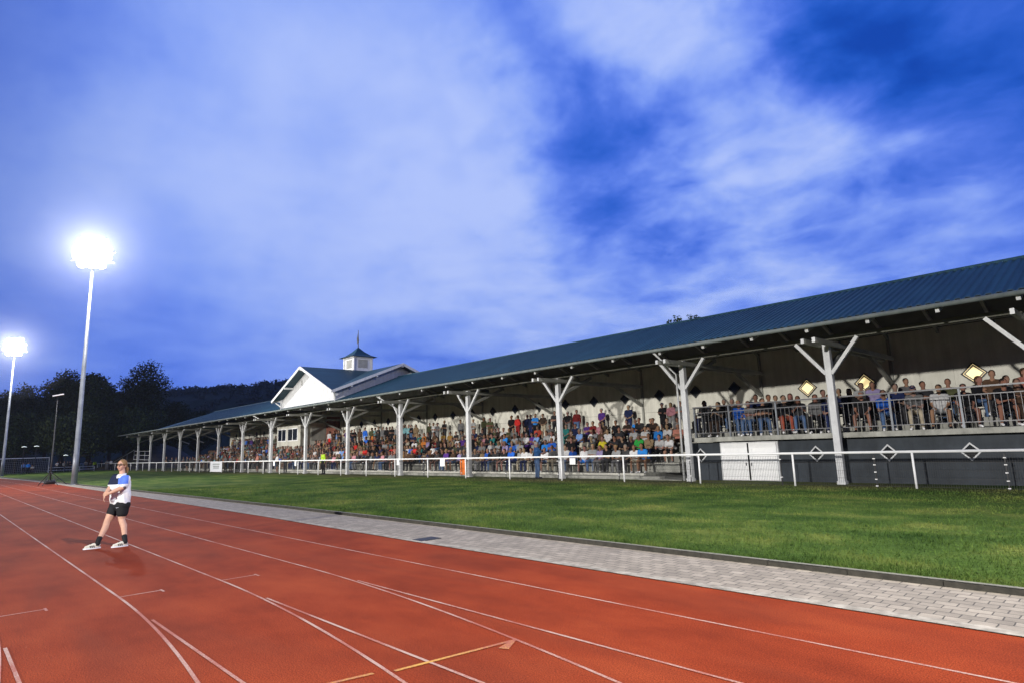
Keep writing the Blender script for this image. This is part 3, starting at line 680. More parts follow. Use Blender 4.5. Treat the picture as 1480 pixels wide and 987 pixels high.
# ---- balcony block at the right-hand end
BX0, BX1 = -14.3, 4.0
part(MB().box(BX0-.55, BX1, 24.62, 31.3, 0, 1.60), 'wall', 'wall_slate')
sl_ = part(MB().box(BX0-.04, BX1, 24.2, 31.3, 1.625, 1.815), 'balcony_slab', 'concrete'); bevel(sl_, .01)
part(MB().box(BX0-.55, BX1, 24.60, 24.618, .74, .76), 'wall_joint', 'black_gap')
dz = part(MB().box(-13.28, -10.80, 24.52, 24.61, .02, 1.575), 'door', 'white_paint')
mb = MB()
for x0, x1 in ((-13.2, -12.06), (-11.99, -10.86)):
    mb.box(x0, x1, 24.485, 24.517, .05, 1.53)
    for a, b_, c_, d_ in ((x0, x1, 1.36, 1.53), (x0, x1, .05, .17), (x0, x0+.12, .17, 1.36), (x1-.12, x1, .17, 1.36)): mb.box(a, b_, 24.46, 24.483, c_, d_)
part(mb, 'door_leaf', 'rail_paint', dz)
part(MB().box(-12.045, -12.005, 24.44, 24.50, .05, 1.53), 'door_gap', 'black_gap', dz)
part(MB().tube([(-12.12, 24.40, .62), (-12.12, 24.40, .74)], .016, 6).tube([(-11.9, 24.40, .62), (-11.9, 24.40, .74)], .016, 6), 'handle', 'dark_metal', dz)
for x in (-14.25, -9.39, -6.95, -4.57): diamond(x, 1.06, .30, y=24.62, frame='white_paint', pane='glass_dark', fw=.045, d=.04)
# balcony railing
RYB = 24.32
rl = part(MB().bar((BX0, RYB, 3.12), (BX1, RYB, 3.12), .10, .05), 'railing', 'steel_rail')
mb = MB()
for z in (2.87, 2.0): mb.bar((BX0, RYB, z), (BX1, RYB, z), .032)
part(mb, 'rail', 'steel_rail', rl)
x = BX0+.05; mb = MB(); posts = [-14.25, -12.64, -10.64, -8.64, -6.62, -4.59, -2.6, -.6, 1.4, 3.4]
for xx in posts: part(MB().box(xx-.03, xx+.03, RYB-.03, RYB+.03, 1.815, 3.09), 'post', 'galvanised', rl)
while x < BX1:
    mb.bar((x, RYB, 2.0), (x, RYB, 2.87), .014, .014); x += .165
part(mb, 'baluster', 'steel_rail', rl)
# side railing above the aisle
rs = part(MB().bar((BX0, RYB+.1, 3.12), (BX0, 31.2, 3.12), .06, .05).bar((BX0, RYB+.1, 2.0), (BX0, 31.2, 2.0), .03).bar((BX0, RYB+.1, 2.87), (BX0, 31.2, 2.87), .03), 'railing', 'dark_metal')
mb = MB(); y = RYB+.2
while y < 31.2: mb.bar((BX0, y, 1.815), (BX0, y, 3.1), .016); y += .17
part(mb, 'baluster', 'dark_metal', rs)
# ---- cross-gabled centre block
GX, GY, GZ = -47.95, 27.6, 8.62; HXW, HYW = 5.6, 6.25; GE = 6.18
gs = (GZ-GE)/HXW; gs2 = (GZ-GE)/HYW
def gable_roof():
    mb = MB(); t = .10; kx = HXW; x1 = 5.35; k = gs/gs2
    y0 = 21.35; yb = 2*GY-21.35
    for s in (-1, 1):
        for ya in (y0, yb): mb.prism([(GX, ya, GZ), (GX+s*kx, ya, GE), (GX+s*.02, GY, GZ-.01)] , (0, 0, t))
        yo = x1*k
        for sy in (-1, 1): mb.prism([(GX, GY, GZ+.004), (GX+s*x1, GY, GZ+.004), (GX+s*x1, GY+sy*yo, GZ-x1*gs+.004)], (0, 0, t))
        for sy in (-1, 1): mb.prism([(GX+s*x1, GY+sy*yo, GZ-x1*gs), (GX+s*x1, GY, GZ), (GX+s*(x1+.25), GY, GZ), (GX+s*(x1+.25), GY+sy*HYW, GE)], (0, 0, t))
    return mb
part(gable_roof(), 'roof', 'roof_blue')
# barge boards, front gable and right gable
mb = MB()
for y in (21.32, 2*GY-21.32):
    for s in (-1, 1): mb.bar((GX, y, GZ+.02), (GX+s*HXW, y, GE+.02), .05, .2)
for x in (GX-5.62, GX+5.62):
    for s in (-1, 1): mb.bar((x, GY, GZ+.02), (x, GY+s*HYW, GE+.02), .05, .2, up=(0, 0, 1))
part(mb, 'barge_board', 'white_paint')
# walls
WYF = 22.12
def gwall_x(yw, t):   # wall in the XZ plane
    mb = MB(); nb_ = 30; x0, x1 = GX-5.15, GX+4.75; wd = (x1-x0)/nb_
    for i in range(nb_):
        a, b_ = x0+i*wd+.006, x0+(i+1)*wd-.006
        za, zb = GZ-abs(a-GX)*gs-.02, GZ-abs(b_-GX)*gs-.02
        P = [(a, yw, 5.66), (b_, yw, 5.66), (b_, yw, zb)]+([(GX, yw, GZ-.02)] if a < GX < b_ else [])+[(a, yw, za)]
        mb.prism(P, (0, t, 0))
    mb.box(x0, x1, yw+t+.005, yw+t+.05, 5.66, GE+.1)
    return mb
part(gwall_x(WYF, .05), 'gable_wall', 'white_paint'); part(gwall_x(2*GY-WYF-.05, .05), 'gable_wall', 'white_paint')
def gwall_y(xw):
    mb = MB(); nb_ = 34; y0, y1 = 21.95, 2*GY-21.95; wd = (y1-y0)/nb_
    for i in range(nb_):
        a, b_ = y0+i*wd+.006, y0+(i+1)*wd-.006
        za, zb = GZ-abs(a-GY)*gs2-.02, GZ-abs(b_-GY)*gs2-.02
        P = [(xw, a, 5.5), (xw, b_, 5.5), (xw, b_, zb)]+([(xw, GY, GZ-.02)] if a < GY < b_ else [])+[(xw, a, za)]
        mb.prism(P, (.05, 0, 0))
    return mb
part(gwall_y(GX+4.80), 'gable_wall', 'white_paint'); part(gwall_y(GX-5.20), 'gable_wall', 'white_paint')
# bracket timbers under the front barge ends and purlin ends
def br_(*a): part(MB().bar(*a), 'bracket', 'white_paint')
for s, xx in ((-1, GX-5.15), (1, GX+4.75)):
    br_((xx, 22.1, GE+.05), (xx+s*.6, 21.6, GE+.12), .12); br_((xx, 22.1, 5.7), (xx+s*.5, 21.7, GE+.0), .09)
br_((GX-3.0, 21.35, GZ-3.0*gs-.12), (GX-3.0, 22.1, GZ-3.0*gs-.12), .14); br_((GX, 21.35, GZ-.16), (GX, 22.1, GZ-.16), .14)
for yy in (GY, GY-2.4, GY-4.6, GY+2.4): br_((GX+4.8, yy, GZ-abs(yy-GY)*gs2-.14), (GX+5.6, yy, GZ-abs(yy-GY)*gs2-.14), .13)
part(MB().tube([(GX-1.2, 22.06, 7.3), (GX-1.2, 22.06, 7.75)], .03, 6), 'wall_hook', 'timber_grey')
# cupola with louvred lantern, flared roof and weather vane
CB = .86
cu = part(MB().box(-CB, CB, -CB, CB, 8.2, 9.9), 'cupola', 'white_paint'); cu.location = (-48.85+50, .1, 0)
for sx_, sy_ in ((0, -1), (1, 0), (-1, 0), (0, 1)):
    lo = MB()
    for k in range(7):
        z = 8.98+.105*k; e_ = CB+.015
        if sx_ == 0: lo.box(-.46, .46, sy_*e_-.012, sy_*e_+.012, z, z+.07)
        else: lo.box(sx_*e_-.012, sx_*e_+.012, -.46, .46, z, z+.07)
    part(lo, 'louvre', 'timber_grey', cu)
for sx_ in (-1, 1):
    for sy_ in (-1, 1): part(MB().box(sx_*(CB+.01)-.07, sx_*(CB+.01)+.07, sy_*(CB+.01)-.07, sy_*(CB+.01)+.07, 8.3, 9.84), 'corner_trim', 'white_paint', cu)
part(MB().box(-CB-.12, CB+.12, -CB-.12, CB+.12, 9.85, 9.95), 'trim', 'white_paint', cu)
lv = [(1.26, 9.94), (.82, 10.14), (.4, 10.48), (.03, 10.90)]; vs = []; fs = []
for r_, z in lv: vs += [(-r_, -r_, z), (r_, -r_, z), (r_, r_, z), (-r_, r_, z)]
for j in range(3): fs += [(j*4+k, j*4+(k+1) % 4, (j+1)*4+(k+1) % 4, (j+1)*4+k) for k in range(4)]
fs += [(0, 3, 2, 1), (12, 13, 14, 15)]
part(MB().add(vs, fs), 'cupola_roof', 'roof_blue', cu)
mb = MB().tube([(0, 0, 10.8), (0, 0, 12.45)], [.05, .025], 6); mb.prism([(0, -.02, 11.1), (-.16, -.02, 11.3), (-.22, -.02, 11.7), (-.1, -.02, 12.0), (0, -.02, 12.3)], (0, .04, 0)); mb.prism([(0, -.02, 11.2), (.1, -.02, 11.45), (0, -.02, 12.0)], (0, .04, 0))
part(mb, 'weather_vane', 'dark_metal', cu)
# ------------------------------------------------------------------ commentary booth between the benches
bt = empty('commentary_booth', (-66, 28, 0)); tag(bt, 'cream boarded booth with dark windows standing among the benches', 'booth')
def bpart(mb, name, mat, parent=None):
    o = link_obj(name, mb.mesh(name), parent or bt, mat)
    if parent is None: o.location = (66, -28, 0)
    return o
bx0, bx1, by0, by1 = -68.4, -62.4, 28.0, 31.36
bpart(MB().box(bx0, bx1, by0, by1, 2.12, 4.86), 'wall', 'white_board')
bpart(MB().box(bx0-.12, bx1+.12, by0-.12, by1, 4.862, 4.96), 'roof', 'timber_grey')
bpart(MB().box(bx0+.05, bx1-.05, by0+.05, by1, 1.62, 2.118), 'plinth', 'timber_grey')
for a, b_ in ((-68.1, -65.9), (-65.5, -63.0)):
    w_ = bpart(MB().box(a, b_, by0-.04, by0-.002, 3.05, 4.42), 'window', 'rail_paint')
    md = (a+b_)/2
    for c_, d_ in ((a+.12, md-.06), (md+.06, b_-.12)): bpart(MB().box(c_, d_, by0-.05, by0-.043, 3.15, 4.32), 'pane', 'glass_dark', w_)
bpart(MB().box(bx1+.002, bx1+.04, 29.2, 30.8, 3.0, 4.4), 'side_panel', 'timber_grey')

# ------------------------------------------------------------------ masts
def lamp_head(parent, x, z, yaw, pitch):
    mb = MB(); mb.box(-.30, .30, -.03, .26, -.24, .24); mb.box(-.34, .34, -.10, -.031, -.28, -.25); mb.box(-.34, .34, -.10, -.031, .25, .28); mb.box(-.34, -.31, -.10, -.031, -.25, .25); mb.box(.31, .34, -.10, -.031, -.25, .25)
    h = link_obj('lamp_head', mb.mesh('lamp_head'), parent, 'galvanised'); h.location = (x, -.25, z); h.rotation_euler = (pitch, 0, yaw)
    ln = MB(); n = 14; vs = [(0, -.30, 0)]; 
    for j, (rr, yy) in enumerate(((.17, -.26), (.29, -.15), (.33, -.032))):
        for k in range(n): vs.append((rr*math.cos(2*math.pi*k/n), yy, rr*.95*math.sin(2*math.pi*k/n)))
    fs = [(0, 1+k, 1+(k+1) % n) for k in range(n)]+[(1+j*n+k, 1+(j+1)*n+k, 1+(j+1)*n+(k+1) % n, 1+j*n+(k+1) % n) for j in range(2) for k in range(n)]
    ln.add(vs, fs); link_obj('lens', ln.mesh('lens'), h, 'lamp_glow', True)
def mast(loc, yaw, label, r0=.20):
    o = empty('floodlight_mast', loc, yaw); tag(o, label, 'floodlight', 'floodlight masts beside the track')
    H = 17.6
    link_obj('pole', MB().tube([(0, 0, 0), (0, 0, 2.2), (0, 0, 2.21), (0, 0, 9), (0, 0, 9.01), (0, 0, H)], [r0, r0*.93, r0*.88, r0*.7, r0*.66, r0*.36], 16).tube([(0, 0, 0), (0, 0, .05)], .36, 12).mesh('pole'), o, 'galvanised', True)
    link_obj('crossarm', MB().box(-1.45, 1.45, -.06, .06, H-.75, H-.62).box(-1.45, 1.45, -.06, .06, H+.1, H+.22).box(-.9, -.8, -.05, .05, H-.75, H+.2).box(.8, .9, -.05, .05, H-.75, H+.2).mesh('crossarm'), o, 'galvanised')
    for z, xs_ in ((H-1.0, (-.64, 0, .64)), (H-.38, (-.98, -.33, .33, .98)), (H+.24, (-.98, -.33, .33, .98)), (H+.86, (-.64, 0, .64))):
        for x in xs_: lamp_head(o, x, z, R(18*x), R(22))
    return o
mast((-55.5, 7.8, 0), R(66), 'tall grey mast with blazing floodlight, the nearer and higher in view')
mast((-108, 7.1, 0), R(66), 'tall grey mast with blazing floodlight, farther and cut by the left edge')
# thin lamp on a tripod at the track side
tp = empty('tripod_lamp', (-57.1, 6.55, 0)); tag(tp, 'thin black telescopic pole on a splayed tripod with a small unlit lamp', 'lamp stand')
link_obj('pole', MB().tube([(0, 0, .3), (0, 0, 2.6), (0, 0, 2.61), (0, 0, 4.6), (0, 0, 4.61), (0, 0, 6.6)], [.055, .055, .042, .042, .03, .03], 8).mesh('pole'), tp, 'dark_metal', True)
for a in (R(100), R(215), R(330), R(20)):
    link_obj('leg', MB().tube([(0, 0, 1.0), (1.05*math.cos(a), 1.05*math.sin(a), .02)], .028, 6).tube([(0, 0, .35), (.55*math.cos(a), .55*math.sin(a), .47)], .018, 5).mesh('leg'), tp, 'dark_metal')
link_obj('weight_bag', MB().tube([(0, -.35, .16), (0, -.2, .24), (0, .2, .24), (0, .35, .16)], [.08, .17, .17, .08], 8).mesh('weight_bag'), tp, 'dark_metal', True)
lh = link_obj('lamp_head', MB().bar((-.05, -.32, 6.58), (.05, .36, 6.74), .24, .08).mesh('lamp_head'), tp, 'plate_white')

# ------------------------------------------------------------------ things beyond the far bend
gl = empty('football_goal', (-129.2, 10.8, 0)); tag(gl, 'white football goal with netting on the grass beyond the bend', 'goal')
link_obj('goal_frame', MB().tube([(0, -3.66, 0), (0, -3.66, 2.44), (0, 3.66, 2.44), (0, 3.66, 0)], .07, 8).mesh('goal_frame'), gl, 'rail_paint')
mb = MB()
for k in range(31):
    y = -3.66+k*.244; mb.bar((0, y, 2.42), (-1.0, y, 2.42), .018, .018); mb.bar((-1.0, y, 2.42), (-2.0, y, .02), .018, .018)
for k in range(9): t = k/8; mb.bar((-1-t, -3.66, 2.42-2.4*t), (-1-t, 3.66, 2.42-2.4*t), .018, .018)
link_obj('net', mb.mesh('net'), gl, 'net_white')
def rail(label, p0, p1, h, bars, mat='galvanised', name='hand_rail', n=5):
    p0 = Vector(p0); p1 = Vector(p1); o = empty(name, p0); tag(o, label, 'railing')
    d = p1-p0; mb = MB()
    for z in bars: mb.bar(Vector((0, 0, z)), d+Vector((0, 0, z)), .06)
    link_obj('rail', mb.mesh('rail'), o, mat)
    for k in range(n): q = d*(k/(n-1)); link_obj('post', MB().bar(q, q+Vector((0, 0, h)), .06).mesh('post'), o, mat)
    return o
rail('white railing of three bars under the low left end roof', (-121.5, 25.2, 1.6), (-110.5, 25.2, 1.4), 1.5, (.1, .8, 1.45), 'white_paint', n=4)
rail('slanting handrail climbing the bank left of the stand', (-128, 23.5, .3), (-118.6, 24.6, 2.2), 1.0, (1.0,), n=4)
rail('pair of low white bars left of the substitutes', (-125, 14.0, 0), (-125, 20.2, 0), .8, (.35, .78), 'white_paint', n=4)
def far_lamp(px, py, d, label):
    p = onD(px, py, d); o = empty('street_lamp', (p.x, p.y, -.05)); tag(o, label, 'lamp', 'small lamps in the dark trees')
    link_obj('pole', MB().tube([(0, 0, 0), (0, 0, p.z)], [.06, .04], 6).mesh('pole'), o, 'dark_metal')
    link_obj('lamp_head', MB().tube([(0, -.32, p.z+.05), (0, 0, p.z+.12), (0, .32, p.z+.05)], [.035, .06, .035], 8).mesh('lamp_head'), o, 'lamp_small', True)
far_lamp(35, 645.5, 124, 'brightest small lamp in the dark trees above the goal')
far_lamp(53, 644.5, 124, 'second small lamp above the right end of the goal')
far_lamp(95, 657.5, 126, 'faint low lamp between the tripod lamp and the near mast')
#PART4
# ------------------------------------------------------------------ people
TAGS = ['skin', 'shirt', 'trousers', 'hair', 'shoe']
PM = ['p_skin', 'p_shirt', 'p_trousers', 'p_hair', 'p_shoe']
def bevel_me(mb):
    me = mb.mesh('p'); bm = bmesh.new(); bm.from_mesh(me); bmesh.ops.bevel(bm, geom=bm.edges[:], offset=.012, segments=1, affect='EDGES'); bm.to_mesh(me); bm.free(); return me
def icos(sub=2):
    bm = bmesh.new(); bmesh.ops.create_icosphere(bm, subdivisions=sub, radius=1); v = np.array([x.co[:] for x in bm.verts]); f = [tuple(q.index for q in x.verts) for x in bm.faces]; bm.free(); return v, f
ICO = icos(3)
def body_mesh(name, segs, voxel, ratio=1.0, smooth_it=3, tags=TAGS, mats=PM):
    """segs: ('c', p0, r0, p1, r1, tag) tapered capsules or ('e', centre, (rx,ry,rz), yaw, tag). One closed surface is grown over
    all of them with a voxel remesh, then each face takes the cloth or skin of the segment it lies on."""
    mb = MB()
    for s in segs:
        if s[0] == 'c':
            p0, r0, p1, r1 = Vector(s[1]), s[2], Vector(s[3]), s[4]; L_ = (p1-p0).length; d = (p1-p0)/max(L_, 1e-6)
            up = Vector((0, 0, 1)) if abs(d.z) < .9 else Vector((1, 0, 0)); a = d.cross(up).normalized(); b_ = a.cross(d).normalized(); n = 14
            rings = [(-r0*.95, r0*.30), (-r0*.7, r0*.71), (-r0*.35, r0*.93), (0, r0), (L_*.5, (r0+r1)/2), (L_, r1), (L_+r1*.35, r1*.93), (L_+r1*.7, r1*.71), (L_+r1*.95, r1*.30)]
            vs = [p0+d*t+(a*math.cos(2*math.pi*k/n)+b_*math.sin(2*math.pi*k/n))*r for t, r in rings for k in range(n)]
            fs = [(j*n+k, j*n+(k+1) % n, (j+1)*n+(k+1) % n, (j+1)*n+k) for j in range(len(rings)-1) for k in range(n)]+[tuple(range(n))[::-1], tuple(range((len(rings)-1)*n, len(rings)*n))]
            mb.add(vs, fs)
        else:
            c, r, yaw = Vector(s[1]), s[2], s[3]; M = Matrix.Rotation(yaw, 3, 'Z')
            mb.add([c+M@Vector((x[0]*r[0], x[1]*r[1], x[2]*r[2])) for x in ICO[0]], ICO[1])
    me = mb.mesh(name+'_raw'); o = bpy.data.objects.new(name, me); col.objects.link(o)
    md = o.modifiers.new('r', 'REMESH'); md.mode = 'VOXEL'; md.voxel_size = voxel
    if smooth_it: ms = o.modifiers.new('s', 'SMOOTH'); ms.iterations = smooth_it; ms.factor = .5
    if ratio < 1: mdd = o.modifiers.new('d', 'DECIMATE'); mdd.ratio = ratio
    dg = bpy.context.evaluated_depsgraph_get(); out = bpy.data.meshes.new_from_object(o.evaluated_get(dg)); out.name = name
    bpy.data.objects.remove(o); bpy.data.meshes.remove(me)
    n = len(out.polygons); cen = np.zeros(n*3); out.polygons.foreach_get('center', cen); cen = cen.reshape(-1, 3)
    best = np.full(n, 1e9); mi = np.zeros(n, int)
    for s in segs:
        if s[0] == 'c':
            p0, p1 = np.array(s[1], float), np.array(s[3], float); d = p1-p0; t = np.clip(((cen-p0)@d)/max(d@d, 1e-9), 0, 1)
            dist = np.linalg.norm(cen-p0-t[:, None]*d, axis=1)-(s[2]+(s[4]-s[2])*t)
        else:
            c = np.array(s[1], float); r = np.array(s[2], float); M = np.array(Matrix.Rotation(s[3], 3, 'Z')); q = (cen-c)@M
            k = np.linalg.norm(q/r, axis=1); dist = (k-1)*r.min()
        w = dist < best; best[w] = dist[w]; mi[w] = tags.index(s[-1])
    out.materials.clear()
    for x in mats: out.materials.append(MATS[x])
    out.polygons.foreach_set('material_index', mi.astype(np.int32)); out.polygons.foreach_set('use_smooth', [True]*n); out.update()
    return out
def head(c, yaw=0, hair='short', tilt=0, s=1.0):
    """c: centre of the skull; the face looks along -Y turned by yaw"""
    M = Matrix.Rotation(yaw, 3, 'Z'); P = lambda x, y, z: tuple(Vector(c)+M@Vector((x*s, y*s, z*s)))
    g = [('e', P(0, 0, .01), (.077*s, .095*s, .108*s), yaw, 'skin'), ('e', P(0, -.025, -.055), (.055*s, .062*s, .062*s), yaw, 'skin'), ('e', P(0, -.098, -.012), (.013*s, .02*s, .024*s), yaw, 'skin'),
         ('e', P(.078, .005, -.01), (.012*s, .022*s, .03*s), yaw, 'skin'), ('e', P(-.078, .005, -.01), (.012*s, .022*s, .03*s), yaw, 'skin'), ('c', P(0, .01, -.15), .055*s, P(0, .0, -.07), .05*s, 'skin')]
    if hair != 'bald':
        g += [('e', P(0, .022, .045), (.086*s, .098*s, .088*s), yaw, 'hair')]
    if hair == 'long': g += [('c', P(0, .07, .02), .075*s, P(0, .085, -.14), .05*s, 'hair'), ('c', P(.055, .04, .0), .04*s, P(.06, .05, -.13), .03*s, 'hair'), ('c', P(-.055, .04, .0), .04*s, P(-.06, .05, -.13), .03*s, 'hair')]
    if hair == 'cap': g += [('e', P(0, -.10, .045), (.065*s, .07*s, .012*s), yaw, 'hair')]
    return g
def arm(sh, el, ha, cover='short', r=.047):
    sh, el, ha = Vector(sh), Vector(el), Vector(ha); mid = sh.lerp(el, .62)
    g = [('c', sh, r*1.25, mid, r*1.1, 'shirt'), ('c', mid, r*.92, el, r*.78, 'shirt' if cover == 'long' else 'skin'), ('c', el, r*.80, ha, r*.52, 'shirt' if cover == 'long' else 'skin')]
    d = (ha-el).normalized(); g.append(('c', ha, r*.62, ha+d*.10, r*.5, 'skin')); return g
def torso(pel, ch, sw=.19, belly=0):
    pel, ch = Vector(pel), Vector(ch); md = pel.lerp(ch, .45)
    g = [('c', pel+Vector((-.085, 0, 0)), .115, pel+Vector((.085, 0, 0)), .115, 'trousers'), ('c', md+Vector((-.06, -belly, 0)), .115+belly, md+Vector((.06, -belly, 0)), .115+belly, 'shirt'),
         ('c', ch+Vector((-.09, 0, -.06)), .118, ch+Vector((.09, 0, -.06)), .118, 'shirt'), ('c', ch+Vector((-sw+.04, .01, .055)), .068, ch+Vector((sw-.04, .01, .055)), .068, 'shirt'),
         ('c', pel+Vector((-.06, 0, .07)), .12, md+Vector((-.06, 0, 0)), .115, 'shirt'), ('c', pel+Vector((.06, 0, .07)), .12, md+Vector((.06, 0, 0)), .115, 'shirt')]
    return g
def leg(hip, kn, an, toe, shorts=False):
    hip, kn, an, toe = map(Vector, (hip, kn, an, toe)); g = []
    if shorts:
        m_ = hip.lerp(kn, .72); g += [('c', hip, .095, m_, .082, 'trousers'), ('c', m_, .066, kn, .058, 'skin'), ('c', kn, .058, kn.lerp(an, .35), .056, 'skin'), ('c', kn.lerp(an, .35), .056, an, .036, 'skin')]
    else: g += [('c', hip, .095, kn, .068, 'trousers'), ('c', kn, .068, an, .05, 'trousers')]
    g.append(('c', an+Vector((0, .02, -.03)), .042, toe, .036, 'shoe')); return g
def seated(arms='knees', lean=.06, hair='short', cover='short', shorts=False, yaw=0, knees=.13, belly=0):
    pel = (0, 0, .56); ch = (0, -lean, .93); hd = (0, -lean*1.25-.015, 1.19)
    g = torso(pel, ch, belly=belly)+head(hd, yaw, hair)
    for s in (-1, 1):
        g += leg((s*.09, -.03, .54), (s*knees, -.44, .53), (s*(knees+.01), -.43, .10), (s*(knees+.03), -.57, .045), shorts)
        sh = Vector((s*.185, -lean, .975))
        if arms == 'knees': el, ha = (s*.22, -lean-.07, .72), (s*.13, -lean-.27, .62)
        elif arms == 'lean': el, ha = (s*.19, -.33, .66), (s*.04, -.47, .70)
        elif arms == 'crossed': el, ha = (s*.235, -lean-.06, .75), (-s*.07, -lean-.17, .80+.02*s)
        elif arms == 'chin':
            if s > 0: el, ha = (s*.17, -.32, .66), (s*.05, -lean-.13, 1.03)
            else: el, ha = (s*.2, -.2, .68), (s*.0, -.34, .64)
        elif arms == 'phone': el, ha = (s*.2, -lean-.16, .76), (s*.06, -lean-.33, .88)
        g += arm(sh, el, ha, cover)
    return g
def standing(arms='crossed', hair='short', cover='short', shorts=False, yaw=0, belly=0):
    pel = (0, 0, .95); ch = (0, -.01, 1.33); hd = (0, -.02, 1.60)
    g = torso(pel, ch, belly=belly)+head(hd, yaw, hair)
    for s in (-1, 1):
        g += leg((s*.09, 0, .92), (s*.11, -.02, .50), (s*.12, .02, .09), (s*.14, -.13, .045), shorts)
        sh = Vector((s*.19, -.01, 1.375))
        if arms == 'crossed': el, ha = (s*.245, -.05, 1.12), (-s*.06, -.19, 1.17+.02*s)
        elif arms == 'front': el, ha = (s*.25, -.02, 1.10), (s*.05, -.17, .97)
        elif arms == 'sides': el, ha = (s*.25, .0, 1.09), (s*.24, -.06, .84)
        elif arms == 'up': el, ha = (s*.22, -.16, 1.16), (s*.07, -.27, 1.34)
        elif arms == 'rail': el, ha = (s*.23, -.2, 1.12), (s*.13, -.36, 1.17)
        g += arm(sh, el, ha, cover)
    return g
POSES = {
 's_knees': (seated('knees'), 'seated'), 's_knees_long': (seated('knees', .03, 'long', 'long', yaw=.3), 'seated'), 's_shorts': (seated('knees', .02, shorts=True, yaw=-.25, knees=.2, belly=.02), 'seated'),
 's_lean': (seated('lean', .22), 'leaning'), 's_lean_shorts': (seated('lean', .25, shorts=True, yaw=.3, knees=.18), 'leaning'), 's_crossed': (seated('crossed', .0, yaw=.35), 'arms'), 's_crossed_long': (seated('crossed', .02, 'long', 'long', yaw=-.2), 'arms'),
 's_chin': (seated('chin', .20, cover='long', yaw=.2), 'chin'), 's_phone': (seated('phone', .05, 'long', yaw=-.1), 'phone'), 's_cap': (seated('lean', .18, 'cap', belly=.03), 'cap'), 's_bald': (seated('knees', .04, 'bald', yaw=.4, belly=.04), 'bald'),
 't_crossed': (standing('crossed', yaw=.3), 'standing'), 't_front': (standing('front', 'long', 'long'), 'standing'), 't_shorts': (standing('front', shorts=True, yaw=-.3, belly=.03), 'standing'), 't_sides': (standing('sides', cover='long', yaw=.5), 'standing'),
 't_cap': (standing('crossed', 'cap', shorts=True, belly=.03), 'standing'), 't_up': (standing('up', yaw=.1), 'standing'), 't_rail': (standing('rail', belly=.02), 'standing'),
}
PMESH = {k: body_mesh('person', v[0], .021, .30) for k, v in POSES.items()}
LOW = {k: body_mesh('person_low', v[0], .035, .16, 1) for k, v in POSES.items()}
C = {  # cloth colours: name -> base colour
 'black': (.008, .008, .010), 'charcoal': (.028, .028, .032), 'dark grey': (.055, .055, .058), 'grey': (.16, .16, .165), 'light grey': (.33, .34, .35), 'white': (.72, .72, .73), 'cream': (.55, .50, .40),
 'navy': (.010, .018, .07), 'blue': (.02, .13, .62), 'bright blue': (.03, .28, .85), 'light blue': (.22, .38, .75), 'pale teal': (.20, .42, .46), 'teal': (.02, .20, .19), 'green': (.03, .36, .06), 'olive': (.075, .08, .035),
 'brown': (.09, .05, .028), 'dark brown': (.035, .022, .015), 'tan': (.30, .21, .12), 'yellow': (.80, .68, .04), 'mustard': (.38, .22, .05), 'orange': (.60, .20, .04), 'red': (.60, .03, .025), 'dark red': (.20, .015, .015),
 'coral': (.65, .10, .06), 'salmon': (.50, .20, .15), 'pink': (.55, .25, .30), 'purple': (.10, .035, .26), 'polo blue': (.02, .09, .26), 'lavender': (.33, .28, .5), 'denim': (.06, .11, .22), 'beige': (.36, .31, .23), 'hi-vis yellow': (.55, .85, .05), 'brick red': (.26, .06, .035)}
HAIR = {'dark': (.012, .008, .006), 'brown': (.05, .025, .012), 'blond': (.28, .18, .08), 'grey': (.22, .21, .20)}
SKIN = [(.27, .15, .105), (.23, .12, .08), (.30, .18, .125), (.19, .10, .07), (.25, .14, .10)]
PEOPLE = []
def person(pose, loc, shirt, trousers='charcoal', hair='brown', shoe='grey', rz=0, scale=None, label=None, group='spectators in the grandstand', where=None):
    o = bpy.data.objects.new('person', PMESH[pose]); col.objects.link(o); s = scale or random.uniform(1.03, 1.12)
    o.location = loc; o.rotation_euler = (random.uniform(-.05, .06), random.uniform(-.05, .05), rz+random.uniform(-.32, .32)); o.scale = (s*random.uniform(.97, 1.06), s*random.uniform(.98, 1.05), s)
    j = random.uniform(.5, .85)
    o['shirt_colour'] = [c*j for c in C[shirt]]; o['trouser_colour'] = list(C[trousers]); o['hair_colour'] = list(HAIR[hair] if not pose.endswith('cap') else C[random.choice(['black', 'navy', 'grey'])])
    sk = random.choice(SKIN); o['skin_colour'] = [c*random.uniform(.8, 1) for c in sk]; o['shoe_colour'] = list(C[shoe])
    tag(o, label or 'x', 'person', group); PEOPLE.append(dict(o=o, pose=pose, shirt=shirt, tr=trousers, hair=hair, where=where, x=loc[0], fixed=label is not None)); return o
